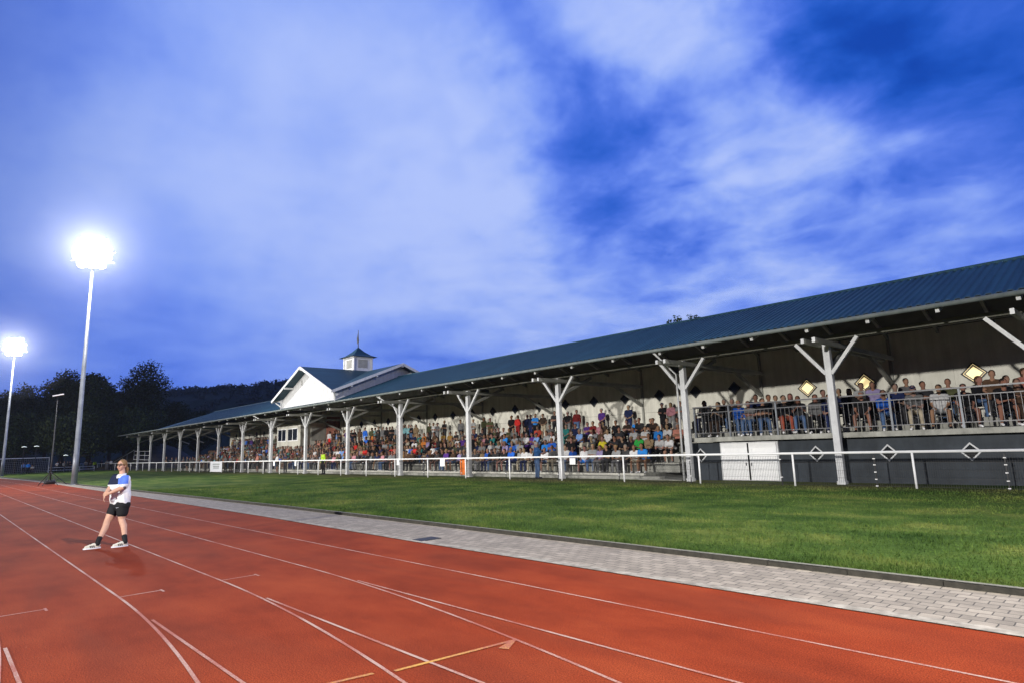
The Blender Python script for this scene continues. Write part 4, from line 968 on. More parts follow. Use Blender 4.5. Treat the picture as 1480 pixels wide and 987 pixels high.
# --- the four benches and the walkway behind them
ROWY = [STEP_Y[k]+.66 for k in range(4)]+[30.75]
ROWZ = STEP_Z[:]
rowX = [[], [], [], [], []]
def in_row(px, py, k, shirt, pose=None, tr=None, hair=None, shoe='grey', rz=.15):
    X = onY(px, py, ROWY[k]).x; rowX[k].append(X)
    if pose is None: pose = random.choice(['s_knees', 's_lean', 's_crossed', 's_knees_long', 's_shorts', 's_phone', 's_bald', 's_crossed_long', 's_cap'] if k < 4 else ['t_crossed', 't_front', 't_sides', 't_shorts'])
    tr = tr or random.choice(['charcoal', 'denim', 'black', 'beige', 'grey', 'navy', 'dark grey'])
    z = ROWZ[k]; person(pose, (X, ROWY[k]+random.uniform(-.05, .05), z), shirt, tr, hair or random.choice(['dark', 'brown', 'brown', 'blond', 'grey']), shoe, rz, where=(k, X))
HAND = [
 # front bench
 (919, 645, 0, 'white', 's_lean_shorts', 'beige', 'brown', 'white'), (932.7, 645, 0, 'bright blue', 's_lean_shorts', 'brown', 'dark', 'white'), (895, 648, 0, 'light grey', 's_lean', 'grey'), (905, 650, 0, 'dark grey', 's_knees', 'charcoal'),
 (882, 650, 0, 'black', 's_lean', 'charcoal', 'dark'), (802, 654, 0, 'grey', 's_lean', 'beige'), (817, 652, 0, 'white', 's_knees', 'denim'), (844, 650, 0, 'white', 's_shorts', 'bright blue', 'dark'), (857, 648, 0, 'light grey', 's_crossed', 'denim'), (869, 648, 0, 'lavender', 's_knees', 'grey'),
 (688.7, 655, 0, 'dark grey', 's_lean', 'grey'), (712, 657, 0, 'black', 's_cap', 'denim'), (756, 655, 0, 'light grey', 's_lean', 'beige'), (743, 655, 0, 'blue', 's_lean', 'navy'), (647, 656, 0, 'purple', 's_knees', 'denim'), (657, 656, 0, 'brown', 's_shorts', 'denim'),
 # second bench
 (956, 634, 1, 'white', 's_lean', 'black', 'dark'), (973, 632, 1, 'white', 's_lean_shorts', 'black', 'dark'), (925, 632, 1, 'green', 's_cap', 'black'), (905, 637, 1, 'black', 's_lean', 'black', 'dark'), (890, 637, 1, 'charcoal', 's_phone', 'black', 'dark'),
 (789.8, 641, 1, 'bright blue', 's_knees', 'navy', 'dark'), (799, 642, 1, 'blue', 's_crossed', 'black'), (825, 643, 1, 'black', 's_shorts', 'charcoal', 'dark'), (846, 640, 1, 'cream', 's_knees', 'beige'), (859.8, 640, 1, 'dark grey', 's_lean', 'charcoal'), (870, 637, 1, 'yellow', 's_knees', 'charcoal', 'brown'), (812, 642, 1, 'grey', 's_knees_long', 'grey'),
 (773, 643, 1, 'light grey', 's_crossed', 'grey'), (757, 646, 1, 'light grey', 's_cap', 'charcoal'), (743.4, 647, 1, 'blue', 's_lean', 'denim'), (711, 648, 1, 'white', 's_knees_long', 'charcoal', 'dark'), (669, 647, 1, 'charcoal', 's_lean', 'black', 'dark'), (661, 647, 1, 'olive', 's_knees', 'charcoal'), (652.6, 648, 1, 'black', 's_crossed', 'black'), (644, 648, 1, 'black', 's_phone', 'black', 'dark'),
 (614.6, 647, 1, 'teal', 's_knees', 'denim'), (603.5, 647, 1, 'red', 's_lean', 'charcoal', 'dark'), (592, 648, 1, 'white', 's_knees', 'dark red'),
 # third bench
 (951, 617, 2, 'bright blue', 's_knees_long', 'navy', 'blond'), (932.5, 620, 2, 'white', 's_crossed', 'charcoal', 'brown'), (968, 618, 2, 'white', 's_lean', 'beige', 'dark'), (981, 614, 2, 'salmon', 's_crossed', 'brown'), (918, 621, 2, 'light grey', 's_knees', 'black', 'dark'), (896, 621, 2, 'charcoal', 's_crossed', 'black', 'dark'), (880, 623, 2, 'white', 's_knees', 'grey', 'dark'),
 (870, 626, 2, 'brown', 's_knees_long', 'black', 'dark'), (857, 626, 2, 'white', 's_phone', 'denim', 'dark'), (839, 627, 2, 'light blue', 's_knees', 'navy', 'grey'), (825, 628, 2, 'brown', 's_crossed', 'brown'), (803, 630, 2, 'white', 's_lean', 'charcoal'), (791, 630, 2, 'light grey', 's_knees', 'charcoal'), (770, 632, 2, 'purple', 's_crossed', 'purple', 'dark'), (761, 632, 2, 'white', 's_knees', 'charcoal'),
 (748.3, 635, 2, 'light grey', 's_lean', 'grey'), (736, 636, 2, 'bright blue', 's_lean', 'charcoal'), (728, 637, 2, 'white', 's_knees', 'red', 'brown'), (670.4, 635, 2, 'purple', 's_knees', 'charcoal'), (661, 637, 2, 'white', 's_crossed', 'lavender'), (653.4, 637, 2, 'tan', 's_knees_long', 'charcoal'), (631, 637, 2, 'dark red', 's_crossed', 'black'), (601, 640, 2, 'white', 's_lean', 'charcoal'), (614, 638, 2, 'orange', 's_knees', 'charcoal'),
 # top bench
 (890.6, 609.6, 3, 'black', 's_knees', 'black', 'dark'), (907.7, 610, 3, 'dark brown', 's_crossed', 'charcoal', 'dark'), (918.5, 609, 3, 'bright blue', 's_bald', 'navy'), (940, 608, 3, 'black', 's_crossed', 'black', 'dark'), (965, 606, 3, 'black', 's_knees', 'black', 'brown'), (979, 604, 3, 'grey', 's_knees', 'grey', 'dark'),
 (850, 613, 3, 'purple', 's_crossed', 'charcoal', 'dark'), (832, 616, 3, 'navy', 's_knees', 'navy'), (818, 618, 3, 'teal', 's_knees', 'teal'), (797, 620, 3, 'grey', 's_crossed', 'grey'), (779, 618, 3, 'coral', 's_knees', 'black', 'dark'), (760, 625, 3, 'black', 's_knees', 'black', 'dark'), (745, 628, 3, 'grey', 's_lean', 'grey'), (736, 628, 3, 'olive', 's_crossed', 'grey'), (729, 629, 3, 'white', 's_knees', 'black', 'dark'),
 (723, 627, 3, 'dark brown', 's_knees', 'dark brown', 'dark'), (716.5, 627, 3, 'olive', 's_crossed', 'dark brown', 'dark'), (669, 628, 3, 'grey', 's_knees', 'grey'), (660, 628, 3, 'charcoal', 's_crossed', 'grey', 'dark'), (651, 628, 3, 'mustard', 's_knees', 'tan', 'dark'), (641, 629, 3, 'mustard', 's_crossed', 'tan'), (630, 631, 3, 'brown', 's_knees', 'brown', 'dark'), (607, 630, 3, 'teal', 's_knees', 'black', 'brown'), (599, 632, 3, 'navy', 's_crossed', 'black'), (614.5, 631, 3, 'orange', 's_knees_long', 'brown', 'dark'),
 # standing on the walkway
 (956.6, 589, 4, 'black', 't_cap', 'black', 'dark'), (985, 596, 4, 'grey', 't_crossed', 'grey', 'dark'), (869.5, 592, 4, 'purple', 't_shorts', 'navy', 'grey'), (833, 597, 4, 'dark red', 't_sides', 'denim', 'dark'), (819.4, 597, 4, 'black', 't_shorts', 'grey', 'grey'), (785.3, 601, 4, 'dark brown', 't_shorts', 'beige', 'dark'), (773.7, 600, 4, 'bright blue', 't_crossed', 'black', 'dark'), (766.5, 603, 4, 'navy', 't_sides', 'navy'),
 (760.4, 602, 4, 'navy', 't_sides', 'black', 'dark'), (748, 603, 4, 'red', 't_front', 'dark red', 'blond'), (738.8, 605, 4, 'black', 't_shorts', 'black', 'brown'), (708.5, 606, 4, 'olive', 't_crossed', 'brown', 'dark'), (700, 608, 4, 'olive', 't_front', 'charcoal', 'dark'), (685, 607, 4, 'light grey', 't_crossed', 'brown', 'dark'), (668, 606, 4, 'grey', 't_sides', 'charcoal', 'brown'), (642.5, 610, 4, 'black', 't_crossed', 'charcoal'), (632.5, 611, 4, 'grey', 't_cap', 'grey', 'dark'), (626.5, 614, 4, 'white', 't_crossed', 'grey', 'dark'), (620, 614, 4, 'olive', 't_sides', 'charcoal', 'dark'),
 (602.6, 616, 4, 'tan', 't_front', 'tan', 'dark'), (590.5, 614.5, 4, 'pale teal', 't_sides', 'charcoal', 'brown'), (585.5, 614.5, 4, 'pale teal', 't_front', 'charcoal'), (573, 617, 4, 'light grey', 't_sides', 'charcoal', 'grey'), (567.5, 616.7, 4, 'black', 't_crossed', 'black', 'dark'), (559.5, 619, 4, 'black', 't_front', 'black', 'dark'), (553.3, 620, 4, 'grey', 't_sides', 'grey', 'grey'), (543, 619, 4, 'pale teal', 't_crossed', 'charcoal', 'dark'), (537, 620, 4, 'olive', 't_front', 'orange', 'dark'), (528.5, 620, 4, 'blue', 't_sides', 'light blue', 'dark'), (521.5, 622, 4, 'brown', 't_front', 'brown', 'dark'), (513.5, 620, 4, 'black', 't_crossed', 'black', 'dark'), (491, 622, 4, 'charcoal', 't_crossed', 'charcoal', 'dark'), (483, 623, 4, 'dark brown', 't_up', 'brown', 'dark'), (477, 622, 4, 'white', 't_sides', 'red', 'dark')]
for h in HAND: in_row(*h)
# two who stand low in the stand
p = onY(686.5, 640, 26.6); person('t_sides', (p.x, 26.35, STEP_Z[1]), 'black', 'black', 'dark', 'black', .3, label='tall person all in black standing in the stand just right of the fourth post')
p = onY(776.4, 640, 23.35); person('t_rail', (p.x, 23.3, 0), 'polo blue', 'denim', 'grey', 'charcoal', 2.7, label='grey-haired person in blue polo and jeans standing right at the rail fence')
p = onY(469.5, 670, 23.3); person('t_sides', (p.x, 23.2, 0), 'hi-vis yellow', 'black', 'dark', 'black', .3, label='steward in lime vest and black trousers standing behind the rail, centre bays')
p = onY(269.5, 645, 24.0)
# fill every remaining place
EASTX = [-18.4, -16.3, -16.2, -15.4, -15.4]
pal = ['black']*8+['charcoal']*7+['dark grey']*5+['grey']*5+['light grey']*3+['white']*5+['navy']*5+['blue']*2+['light blue']*2+['dark red']*3+['red']*1+['olive']*3+['brown']*4+['dark brown']*4+['tan']*2+['teal', 'purple', 'mustard', 'orange', 'pink', 'pale teal', 'lavender', 'cream', 'salmon']
poses_s = ['s_knees']*3+['s_lean']*3+['s_crossed']*2+['s_knees_long']*2+['s_shorts', 's_phone', 's_bald', 's_crossed_long', 's_cap', 's_chin', 's_lean_shorts']
poses_t = ['t_crossed', 't_front', 't_sides', 't_shorts', 't_up', 't_crossed']
fill = []
for k in range(5):
    x = EASTX[k]-.4; lim = -91
    while x > lim:
        near = min([abs(x-q) for q in rowX[k]] or [9])
        inhand = x > onY(600, 620, ROWY[k]).x
        booth = k >= 3 and -69.2 < x < -61.0
        pr = (.93 if k < 4 else .0) if not inhand else (.88 if k in (0, 1) else .8 if k < 4 else .12)
        if k == 0 and x > -21: pr = 0
        if k == 4 and not inhand: pr = .62 if x > -46 else .75
        if k == 3 and x > onY(640, 620, ROWY[k]).x: pr *= .75
        if near > .37 and not booth and random.random() < pr: fill.append((k, x))
        x -= random.uniform(.46, .56)
fill.sort(key=lambda t: -t[1]); room = 268-len(PEOPLE); rest = []
for i, (k, x) in enumerate(fill):
    pose = random.choice(poses_s if k < 4 else poses_t); sh = random.choice(pal); tr = random.choice(['charcoal', 'denim', 'black', 'beige', 'grey', 'navy', 'dark grey'])
    if i < room: person(pose, (x, ROWY[k], ROWZ[k]), sh, tr, random.choice(['dark', 'dark', 'brown', 'brown', 'blond', 'grey']), random.choice(['grey', 'white', 'black']), .15, where=(k, x))
    else: rest.append((pose, x, ROWY[k], ROWZ[k], sh, tr))
# beyond about three hundred people the far bays read as one mass
V = []; FV = []; TC = []; base = 0
arr = {}
for k, me in LOW.items():
    v = np.zeros(len(me.vertices)*3); me.vertices.foreach_get('co', v); tris = [(tuple(p.vertices), p.material_index) for p in me.polygons]; arr[k] = (v.reshape(-1, 3), tris)
extra = [(random.choice(poses_t), x_, 23.6+random.random()*.4, 0, random.choice(pal), 'charcoal') for x_ in np.arange(-56, -96, -2.3)]
for pose, x, y, z, sh, tr in rest+extra:
    v, tris = arr[pose]; a = random.uniform(-.1, .4); s = random.uniform(1.02, 1.12); c_, s_ = math.cos(a)*s, math.sin(a)*s
    w = np.stack([v[:, 0]*c_-v[:, 1]*s_+x, v[:, 0]*s_+v[:, 1]*c_+y, v[:, 2]*s+z], 1); V.append(w)
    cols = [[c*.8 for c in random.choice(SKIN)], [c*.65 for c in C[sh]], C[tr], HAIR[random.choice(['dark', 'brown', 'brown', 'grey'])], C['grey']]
    for f, mi in tris: FV.append(tuple(base+i for i in f)); TC += [(*cols[mi], 1)]*len(f)
    base += len(v)
me = bpy.data.meshes.new('crowd'); me.from_pydata(np.concatenate(V).tolist(), [], FV); ca = me.color_attributes.new('tint', 'FLOAT_COLOR', 'CORNER'); ca.data.foreach_set('color', np.array(TC, float).reshape(-1))
o = link_obj('crowd', me, None, 'crowd_cloth', True); tag(o, 'packed spectators in the far left bays of the stand', 'crowd', kind='stuff')

# --- guests on the balcony
GY1, GY2, GZ_ = 25.15, 26.4, 1.815
def guest(px, py, Y, pose, shirt, tr, hair, label, shoe='white', z=0.0, rz=.35):
    p = onY(px, py, Y); o = person(pose, (p.x, Y, GZ_+z), shirt, tr, hair, shoe, rz, random.uniform(1.12, 1.2), label, 'guests on the balcony'); return o
guest(1026.5, 581, 26.6, 's_knees', 'charcoal', 'charcoal', 'grey', 'grey-haired guest in dark clothes, leftmost on the balcony', z=0)
guest(1036.5, 581, 25.6, 's_phone', 'black', 'dark brown', 'dark', 'guest in black top with pale scarf, second from the balcony left end')
guest(1065, 576, 25.2, 's_chin', 'blue', 'denim', 'blond', 'fair-haired guest in royal blue top and jeans on the balcony')
guest(1081.5, 577, 25.2, 's_crossed', 'grey', 'denim', 'brown', 'guest in grey T-shirt with folded arms and jeans, above the white door')
guest(1101, 576, 25.2, 's_crossed', 'black', 'denim', 'brown', 'guest in black T-shirt with folded arms and jeans, above the white door')
guest(1132, 573, 25.2, 's_chin', 'black', 'brick red', 'dark', 'guest in black top and brick red trousers behind the balcony railing')
guest(1152.6, 569, 25.2, 's_phone', 'charcoal', 'denim', 'brown', 'guest in charcoal shirt and jeans left of the first lit diamond window')
guest(1179, 567, 25.3, 's_knees_long', 'grey', 'black', 'dark', 'guest in grey shirt in front of the leftmost lit diamond window')
guest(1195, 577, 25.3, 's_lean', 'navy', 'navy', 'brown', 'guest in navy mostly hidden behind the tall post of the balcony')
guest(1214, 556, 25.9, 's_chin', 'navy', 'charcoal', 'grey', 'guest in navy jacket with chin in hand right of the tall post', z=.22)
guest(1242, 550, 26.6, 's_crossed', 'light grey', 'charcoal', 'dark', 'guest in pale T-shirt in the back row left of the middle lit window', z=.42)
guest(1244, 566, 25.1, 's_shorts', 'black', 'black', 'grey', 'guest in black shorts with bare legs below the middle lit window', 'black')
guest(1262.5, 552, 26.2, 's_knees', 'lavender', 'charcoal', 'dark', 'guest in lavender T-shirt right of the middle lit window', z=.4)
guest(1277, 562, 25.1, 's_lean', 'blue', 'denim', 'brown', 'guest in blue denim shirt leaning forward on the balcony')
guest(1308.5, 547, 26.9, 't_crossed', 'grey', 'charcoal', 'dark', 'tall guest in grey T-shirt standing at the back of the balcony')
guest(1320, 559, 25.1, 's_cap', 'grey', 'beige', 'grey', 'guest in cap, patterned grey shirt and beige trousers on the balcony')
guest(1353, 556, 25.1, 's_shorts', 'white', 'light grey', 'dark', 'guest in white T-shirt and pale shorts on the balcony', 'black')
guest(1386.6, 551, 25.1, 's_shorts', 'black', 'charcoal', 'dark', 'guest in black T-shirt and shorts below the rightmost lit window')
guest(1430, 543, 26.1, 's_knees', 'brown', 'brown', 'brown', 'guest half hidden in the second row right of the rightmost lit window', z=.35)
guest(1440, 549, 25.0, 's_lean_shorts', 'black', 'black', 'dark', 'guest in black leaning over the railing, bare legs and white shoes')
guest(1468.7, 544, 25.1, 's_crossed_long', 'brown', 'dark brown', 'brown', 'long-haired guest in brown dress, rightmost in the front row')
guest(1477.5, 534, 26.3, 's_knees_long', 'salmon', 'black', 'brown', 'long-haired guest cut by the right picture edge, behind the brown dress', z=.4)
EXTRA = [(1018, 582, 'dark grey', 'second-row guest at the far left end, above the bar table'), (1048, 575, 'black', 'second-row guest in black between the dark jersey and the royal blue top'), (1057, 577, 'charcoal', 'second-row guest in charcoal beside the royal blue top'),
 (1091, 571, 'navy', 'second-row guest in navy between the two with folded arms'), (1112, 572, 'black', 'second-row guest in black above the right half of the white door'), (1121, 571, 'grey', 'second-row guest in grey left of the brick red trousers'),
 (1142, 567, 'dark brown', 'second-row guest in dark brown right of the brick red trousers'), (1189, 563, 'charcoal', 'second-row guest in charcoal just left of the tall post'), (1225, 556, 'black', 'second-row guest in black between the chin-in-hand guest and pale T-shirt'),
 (1252, 553, 'dark grey', 'second-row guest in dark grey directly below the middle lit window'), (1290, 552, 'navy', 'second-row guest in navy right of the blue denim shirt'), (1334, 549, 'charcoal', 'second-row guest in charcoal between the cap and the white T-shirt'),
 (1368, 548, 'olive', 'second-row guest in olive left of the rightmost lit window'), (1413, 542, 'black', 'second-row guest in black under the rightmost lit window'), (1451, 540, 'grey', 'second-row guest in grey behind the one leaning over the railing')]
for px_, py_, sh_, lb_ in EXTRA: guest(px_, py_, 26.35+random.uniform(-.15, .15), random.choice(['s_knees', 's_crossed', 's_lean', 's_knees_long', 's_crossed_long']), sh_, random.choice(['black', 'charcoal', 'navy', 'denim']), random.choice(['dark', 'brown', 'grey']), lb_, 'black', z=.22)
# chairs under the seated guests
CH = empty('chair', (0, 0, 0))
link_obj('seat', bevel_me(MB().box(-.22, .22, -.22, .22, .40, .44)), CH, 'dark_metal')
link_obj('backrest', bevel_me(MB().box(-.21, .21, .22, .25, .50, .86)), CH, 'dark_metal')
for sx_ in (-1, 1):
    for sy_ in (-1, 1): link_obj('leg', MB().bar((sx_*.19, sy_*.19, 0), (sx_*.18, sy_*.18, .40), .028).mesh('leg'), CH, 'dark_metal')
    link_obj('back_post', MB().bar((sx_*.19, .22, .42), (sx_*.19, .25, .86), .028).mesh('back_post'), CH, 'dark_metal')
first = True
for P in list(PEOPLE):
    o = P['o']
    if o.get('group') == 'guests on the balcony' and P['pose'][0] == 's':
        c = CH if first else copy_tree(CH); first = False
        c.location = o.location; c.rotation_euler.z = o.rotation_euler.z
        lb = o['label']; wds = ('dark chair under '+lb).split()[:16]
        tag(c, ' '.join(wds).rstrip(','), 'chair', 'chairs on the balcony')
        if o.location.z > GZ_+.05: link_obj('riser', MB().box(-.45, .45, -.62, .35, GZ_-o.location.z+.003, -.006).mesh('riser'), c, 'timber_grey')
tb = empty('bar_table', (-14.0, 25.6, GZ_)); q = onY(1015, 606, 25.4); tb.location = (q.x, 25.4, GZ_); tag(tb, 'round dark bar table at the left end of the balcony', 'table')
link_obj('table_top', MB().tube([(0, 0, .98), (0, 0, 1.02)], .36, 20).mesh('table_top'), tb, 'dark_metal'); link_obj('leg', MB().tube([(0, 0, .02), (0, 0, .98)], .04, 8).mesh('leg'), tb, 'galvanised'); link_obj('foot', MB().tube([(0, 0, 0), (0, 0, .03)], .26, 16).mesh('foot'), tb, 'dark_metal')
# --- officials and substitutes beyond the bend
def far(px, Y, X, pose, shirt, tr, label, rz=1.2, hair='dark'): person(pose, (X, Y, 0), shirt, tr, hair, 'black', rz, 1.02, label, 'people on the grass beyond the bend')
for px, X, pose, sh, tr, lb in ((34, -124, 't_sides', 'light blue', 'black', 'official in light blue shirt left of the pair before the goal'), (40.5, -123.5, 't_front', 'bright blue', 'black', 'official in bright blue shirt right of the pair before the goal'), (48, -125, 's_lean', 'light grey', 'charcoal', 'person in pale top sitting by the goal post'),
    (82, -128, 't_crossed', 'white', 'black', 'substitute in white, first of the group between tripod and mast'), (86, -127, 't_sides', 'black', 'black', 'substitute in black, second of the group between tripod and mast'), (92, -128, 't_front', 'light grey', 'black', 'substitute in pale grey in the middle of the group'), (97, -126, 't_sides', 'charcoal', 'black', 'substitute in charcoal left of the near mast'), (101, -127, 't_crossed', 'black', 'black', 'substitute in black half hidden by the near mast'),
    (124, -135, 't_front', 'white', 'navy', 'person in white behind the rail just right of the near mast'), (131, -133, 't_crossed', 'dark grey', 'charcoal', 'person in dark grey behind the rail right of the near mast'), (137, -134, 't_sides', 'hi-vis yellow', 'black', 'steward in lime vest at the far end of the rail'), (146, -134, 't_crossed', 'black', 'black', 'person in black beside the far steward'),
    (153.5, -126, 't_crossed', 'light grey', 'grey', 'grey-headed person in pale top close left of the woman'), (160, -125, 't_rail', 'white', 'black', 'person in white and black leaning at the far rail')):
    r = ray(px, 675); Y = X*r.y/r.x; far(px, Y, X, pose, sh, tr, lb)

# --- labels that single each spectator out
ROWN = ['front bench', 'second bench', 'third bench', 'top bench', 'rear walkway']
ORD = ['', 'first', 'second', 'third', 'fourth', 'fifth', 'sixth', 'seventh', 'eighth', 'ninth', 'tenth', 'eleventh', 'twelfth']
def bay(x):
    b = [q for q in PX if q <= -14.3]
    for i in range(len(b)-1):
        if b[i] >= x > b[i+1]: return i+1
    return 1 if x > b[0] else len(b)
from collections import defaultdict
byk = defaultdict(list)
TRN = {'denim': 'jeans'}
for P in PEOPLE:
    if P['fixed'] or not P['where']: continue
    byk[(P['where'][0], bay(P['x']), P['shirt'], P['tr'])].append(P)
for (k, b, sh, tr), L in byk.items():
    L.sort(key=lambda P: -P['x'])
    for i, P in enumerate(L):
        t = 'jeans' if tr == 'denim' else tr+(' shorts' if 'shorts' in P['pose'] else ' trousers')
        s = f"{sh} top, {t}, {ROWN[k]}, {ORD[b]} bay from the balcony"
        if len(L) > 1: s += ", rightmost" if i == 0 else f", {ORD[i+1]} from right"
        P['o']['label'] = s
#PART5
# ------------------------------------------------------------------ the woman on the track
def flatmat(name, c, rough=.8, spec=.25):
    m, nt, b = newmat(name)
    tc = N(nt, 'ShaderNodeTexCoord'); n = N(nt, 'ShaderNodeTexNoise'); n.inputs['Scale'].default_value = 14; n.inputs['Detail'].default_value = 4; nt.links.new(tc.outputs['Object'], n.inputs['Vector'])
    mr = N(nt, 'ShaderNodeMapRange'); mr.inputs['From Min'].default_value = .3; mr.inputs['From Max'].default_value = .7; mr.inputs['To Min'].default_value = .88; mr.inputs['To Max'].default_value = 1.06; nt.links.new(n.outputs[0], mr.inputs[0])
    mx = N(nt, 'ShaderNodeMix', data_type='RGBA', blend_type='MULTIPLY'); mx.inputs[0].default_value = 1; mx.inputs[6].default_value = (*c, 1); nt.links.new(mr.outputs[0], mx.inputs[7]); nt.links.new(mx.outputs[2], b.inputs['Base Color'])
    b.inputs['Roughness'].default_value = rough; b.inputs['Specular IOR Level'].default_value = spec
flatmat('w_skin', (.56, .33, .23), .55, .4); flatmat('w_lip', (.45, .16, .13)); flatmat('w_white', (.74, .76, .78)); flatmat('w_blue', (.10, .20, .68)); flatmat('w_navy', (.012, .018, .05)); flatmat('w_black', (.012, .013, .015)); flatmat('w_hair', (.24, .14, .06), .6); flatmat('w_tattoo', (.10, .09, .10)); flatmat('w_cream', (.62, .60, .50)); flatmat('w_eye', (.02, .02, .02), .2, .6)
W0 = Vector((-15.02, 2.74, 0)); T_ = Vector((.985, -.17, 0)).normalized(); R_ = Vector((.17, .985, 0)).normalized(); UZ = Vector((0, 0, 1))
def J(px, py, off=0.0): return onD(px, py, 15.26-off)-W0
wo = empty('person', W0); tag(wo, 'fair-haired woman with glasses, white and blue T-shirt and black shorts, standing on the red track', 'person')
def foot_axis(toe, heel): return (toe-heel).normalized()
# feet on the ground
toeA, heelA = onZ(123.0, 787.0, .03)-W0, onZ(144.5, 789.2, .03)-W0
toeB, heelB = onZ(163.5, 788.0, .03)-W0, onZ(184.0, 786.2, .03)-W0
for v in (toeA, heelA, toeB, heelB): v.z = .035
def shorten(t, h, L=.27):
    d = (t-h); d = d.normalized(); return h+d*L
toeA = heelA+(-R_+T_*.10).normalized()*.262; toeB = heelB+(-R_+T_*.22).normalized()*.262
ankA = heelA+(toeA-heelA)*.17+UZ*.075; ankB = heelB+(toeB-heelB)*.17+UZ*.075
kneeA = J(154.8, 753, .0); kneeB = J(175.6, 750, .10)
hipA = J(166, 733.5, -.07); hipB = J(177.5, 733.5, .09)
calfA = kneeA.lerp(ankA, .3)+R_*.015; calfB = kneeB.lerp(ankB, .3)+R_*.02
segs = []
S = lambda a, ra, b, rb, t='skin': segs.append(('c', tuple(a), ra, tuple(b), rb, t))
for hip, kn, ca, an in ((hipA, kneeA, calfA, ankA), (hipB, kneeB, calfB, ankB)):
    S(hip, .095, hip.lerp(kn, .55), .085); S(hip.lerp(kn, .55), .085, kn, .060); S(kn, .059, ca, .060); S(ca, .060, ca.lerp(an, .55), .047); S(ca.lerp(an, .55), .047, an.lerp(ca, .22), .040)
# arms
shN, elN, wrN = J(182.5, 692.0, .16), J(178.0, 703.8, .25), J(157.5, 712.6, .24)
shF, elF, wrF = J(167.2, 690.5, -.10), J(160.0, 703.0, -.02), J(151.8, 713.5, .14)
S(shN, .052, elN, .046); S(elN, .046, elN.lerp(wrN, .35), .046); S(elN.lerp(wrN, .35), .046, wrN, .029)
S(shF, .048, elF, .042); S(elF, .044, elF.lerp(wrF, .35), .043); S(elF.lerp(wrF, .35), .043, wrF, .028)
def hand(wr, d, side, nrm, curl, thumb):
    d = d.normalized(); side = side.normalized(); nrm = nrm.normalized()
    palm = wr+d*.085
    for k in range(4):
        o_ = side*(-.030+.020*k); S(wr+side*(-.014+.009*k), .017, palm+o_, .0115)
        L_ = (.068, .078, .073, .056)[k]; a = palm+o_; b_ = a+(d*math.cos(curl[0])+nrm*math.sin(curl[0]))*L_*.45; c_ = b_+(d*math.cos(curl[1])+nrm*math.sin(curl[1]))*L_*.32; e_ = c_+(d*math.cos(curl[2])+nrm*math.sin(curl[2]))*L_*.25
        S(a, .0105, b_, .0092); S(b_, .0092, c_, .0085); S(c_, .0085, e_, .0072)
    t0 = wr+d*.025+side*thumb*.024; t1 = t0+(d*.6+side*thumb*.8).normalized()*.035; t2 = t1+(d*.95+side*thumb*.15+nrm*.3).normalized()*.032
    S(t0, .015, t1, .012); S(t1, .012, t2, .0095)
hand(wrN, (wrF-wrN)+T_*.03, UZ, -T_*1+R_*(-.4), (.5, 1.4, 2.1), 1)       # near hand closes over the far wrist
hand(wrF, Vector((0, 0, -1))+R_*(-.16), T_, R_*(1)+T_*.1, (.15, .5, .9), 1)   # far hand hangs down, fingers a little bent
# neck and head
hc = J(176.2, 671.8, .02); hy = R(42); Mh = Matrix.Rotation(hy, 3, 'Z'); H = lambda x, y, z: hc+Mh@Vector((x, y, z))
E_ = lambda c, r, t='skin': segs.append(('e', tuple(c), r, hy, t))
S(J(176.8, 685.5, .02), .058, H(0, .012, -.06), .050)
E_(H(0, .004, .012), (.073, .090, .102)); E_(H(0, -.022, -.050), (.055, .060, .056)); E_(H(0, -.052, -.085), (.026, .026, .022)); E_(H(.034, -.048, -.032), (.026, .028, .028)); E_(H(-.034, -.048, -.032), (.026, .028, .028))
S(H(0, -.078, .012), .010, H(0, -.098, -.022), .013); E_(H(.012, -.086, -.026), (.009, .010, .008)); E_(H(-.012, -.086, -.026), (.009, .010, .008))
E_(H(0, -.074, .038), (.045, .014, .010)); E_(H(.074, .010, -.010), (.009, .020, .030)); E_(H(-.074, .010, -.010), (.009, .020, .030))
E_(H(0, -.079, -.056), (.021, .009, .0045), 'lip'); E_(H(0, -.077, -.064), (.017, .009, .005), 'lip')
# tattoo patch by the near elbow
segs.append(('e', tuple(elN+T_*.020+R_*.02+UZ*.005), (.034, .034, .036), 0, 'tattoo'))
segs.append(('c', tuple(J(174, 694, .02)), .06, tuple(J(173, 726, 0)), .07, 'skin'))
bm_ = body_mesh('body', segs, .0075, 1.0, 2, ['skin', 'lip', 'tattoo'], ['w_skin', 'w_lip', 'w_tattoo']); link_obj('body', bm_, wo)
# eyes, brows and glasses
for s in (-1, 1):
    e = MB(); e.add([H(s*.029+x[0]*.011, -.077+x[1]*.008, .010+x[2]*.007) for x in ICO[0]], ICO[1]); link_obj('eye', e.mesh('eye'), wo, 'w_eye', True)
    link_obj('eyebrow', MB().tube([H(s*.014, -.090, .031), H(s*.032, -.086, .036), H(s*.050, -.074, .032)], .0045, 6).mesh('eyebrow'), wo, 'w_hair', True)
gm = MB()
for s in (-1, 1):
    P = [H(s*.031+math.cos(a)*.026, -.098+abs(math.cos(a)*s+.0)*.004+max(0, math.cos(a)*s*s)*0, .010+math.sin(a)*.018) for a in [2*math.pi*k/14 for k in range(15)]]
    gm.tube(P, .0042, 6, cap=False); gm.tube([H(s*.057, -.094, .016), H(s*.078, -.04, .014), H(s*.080, .02, .006)], .004, 6)
gm.tube([H(-.006, -.101, .014), H(.006, -.101, .014)], .0035, 6)
g_ = link_obj('glasses', gm.mesh('glasses'), wo, 'w_black', True)
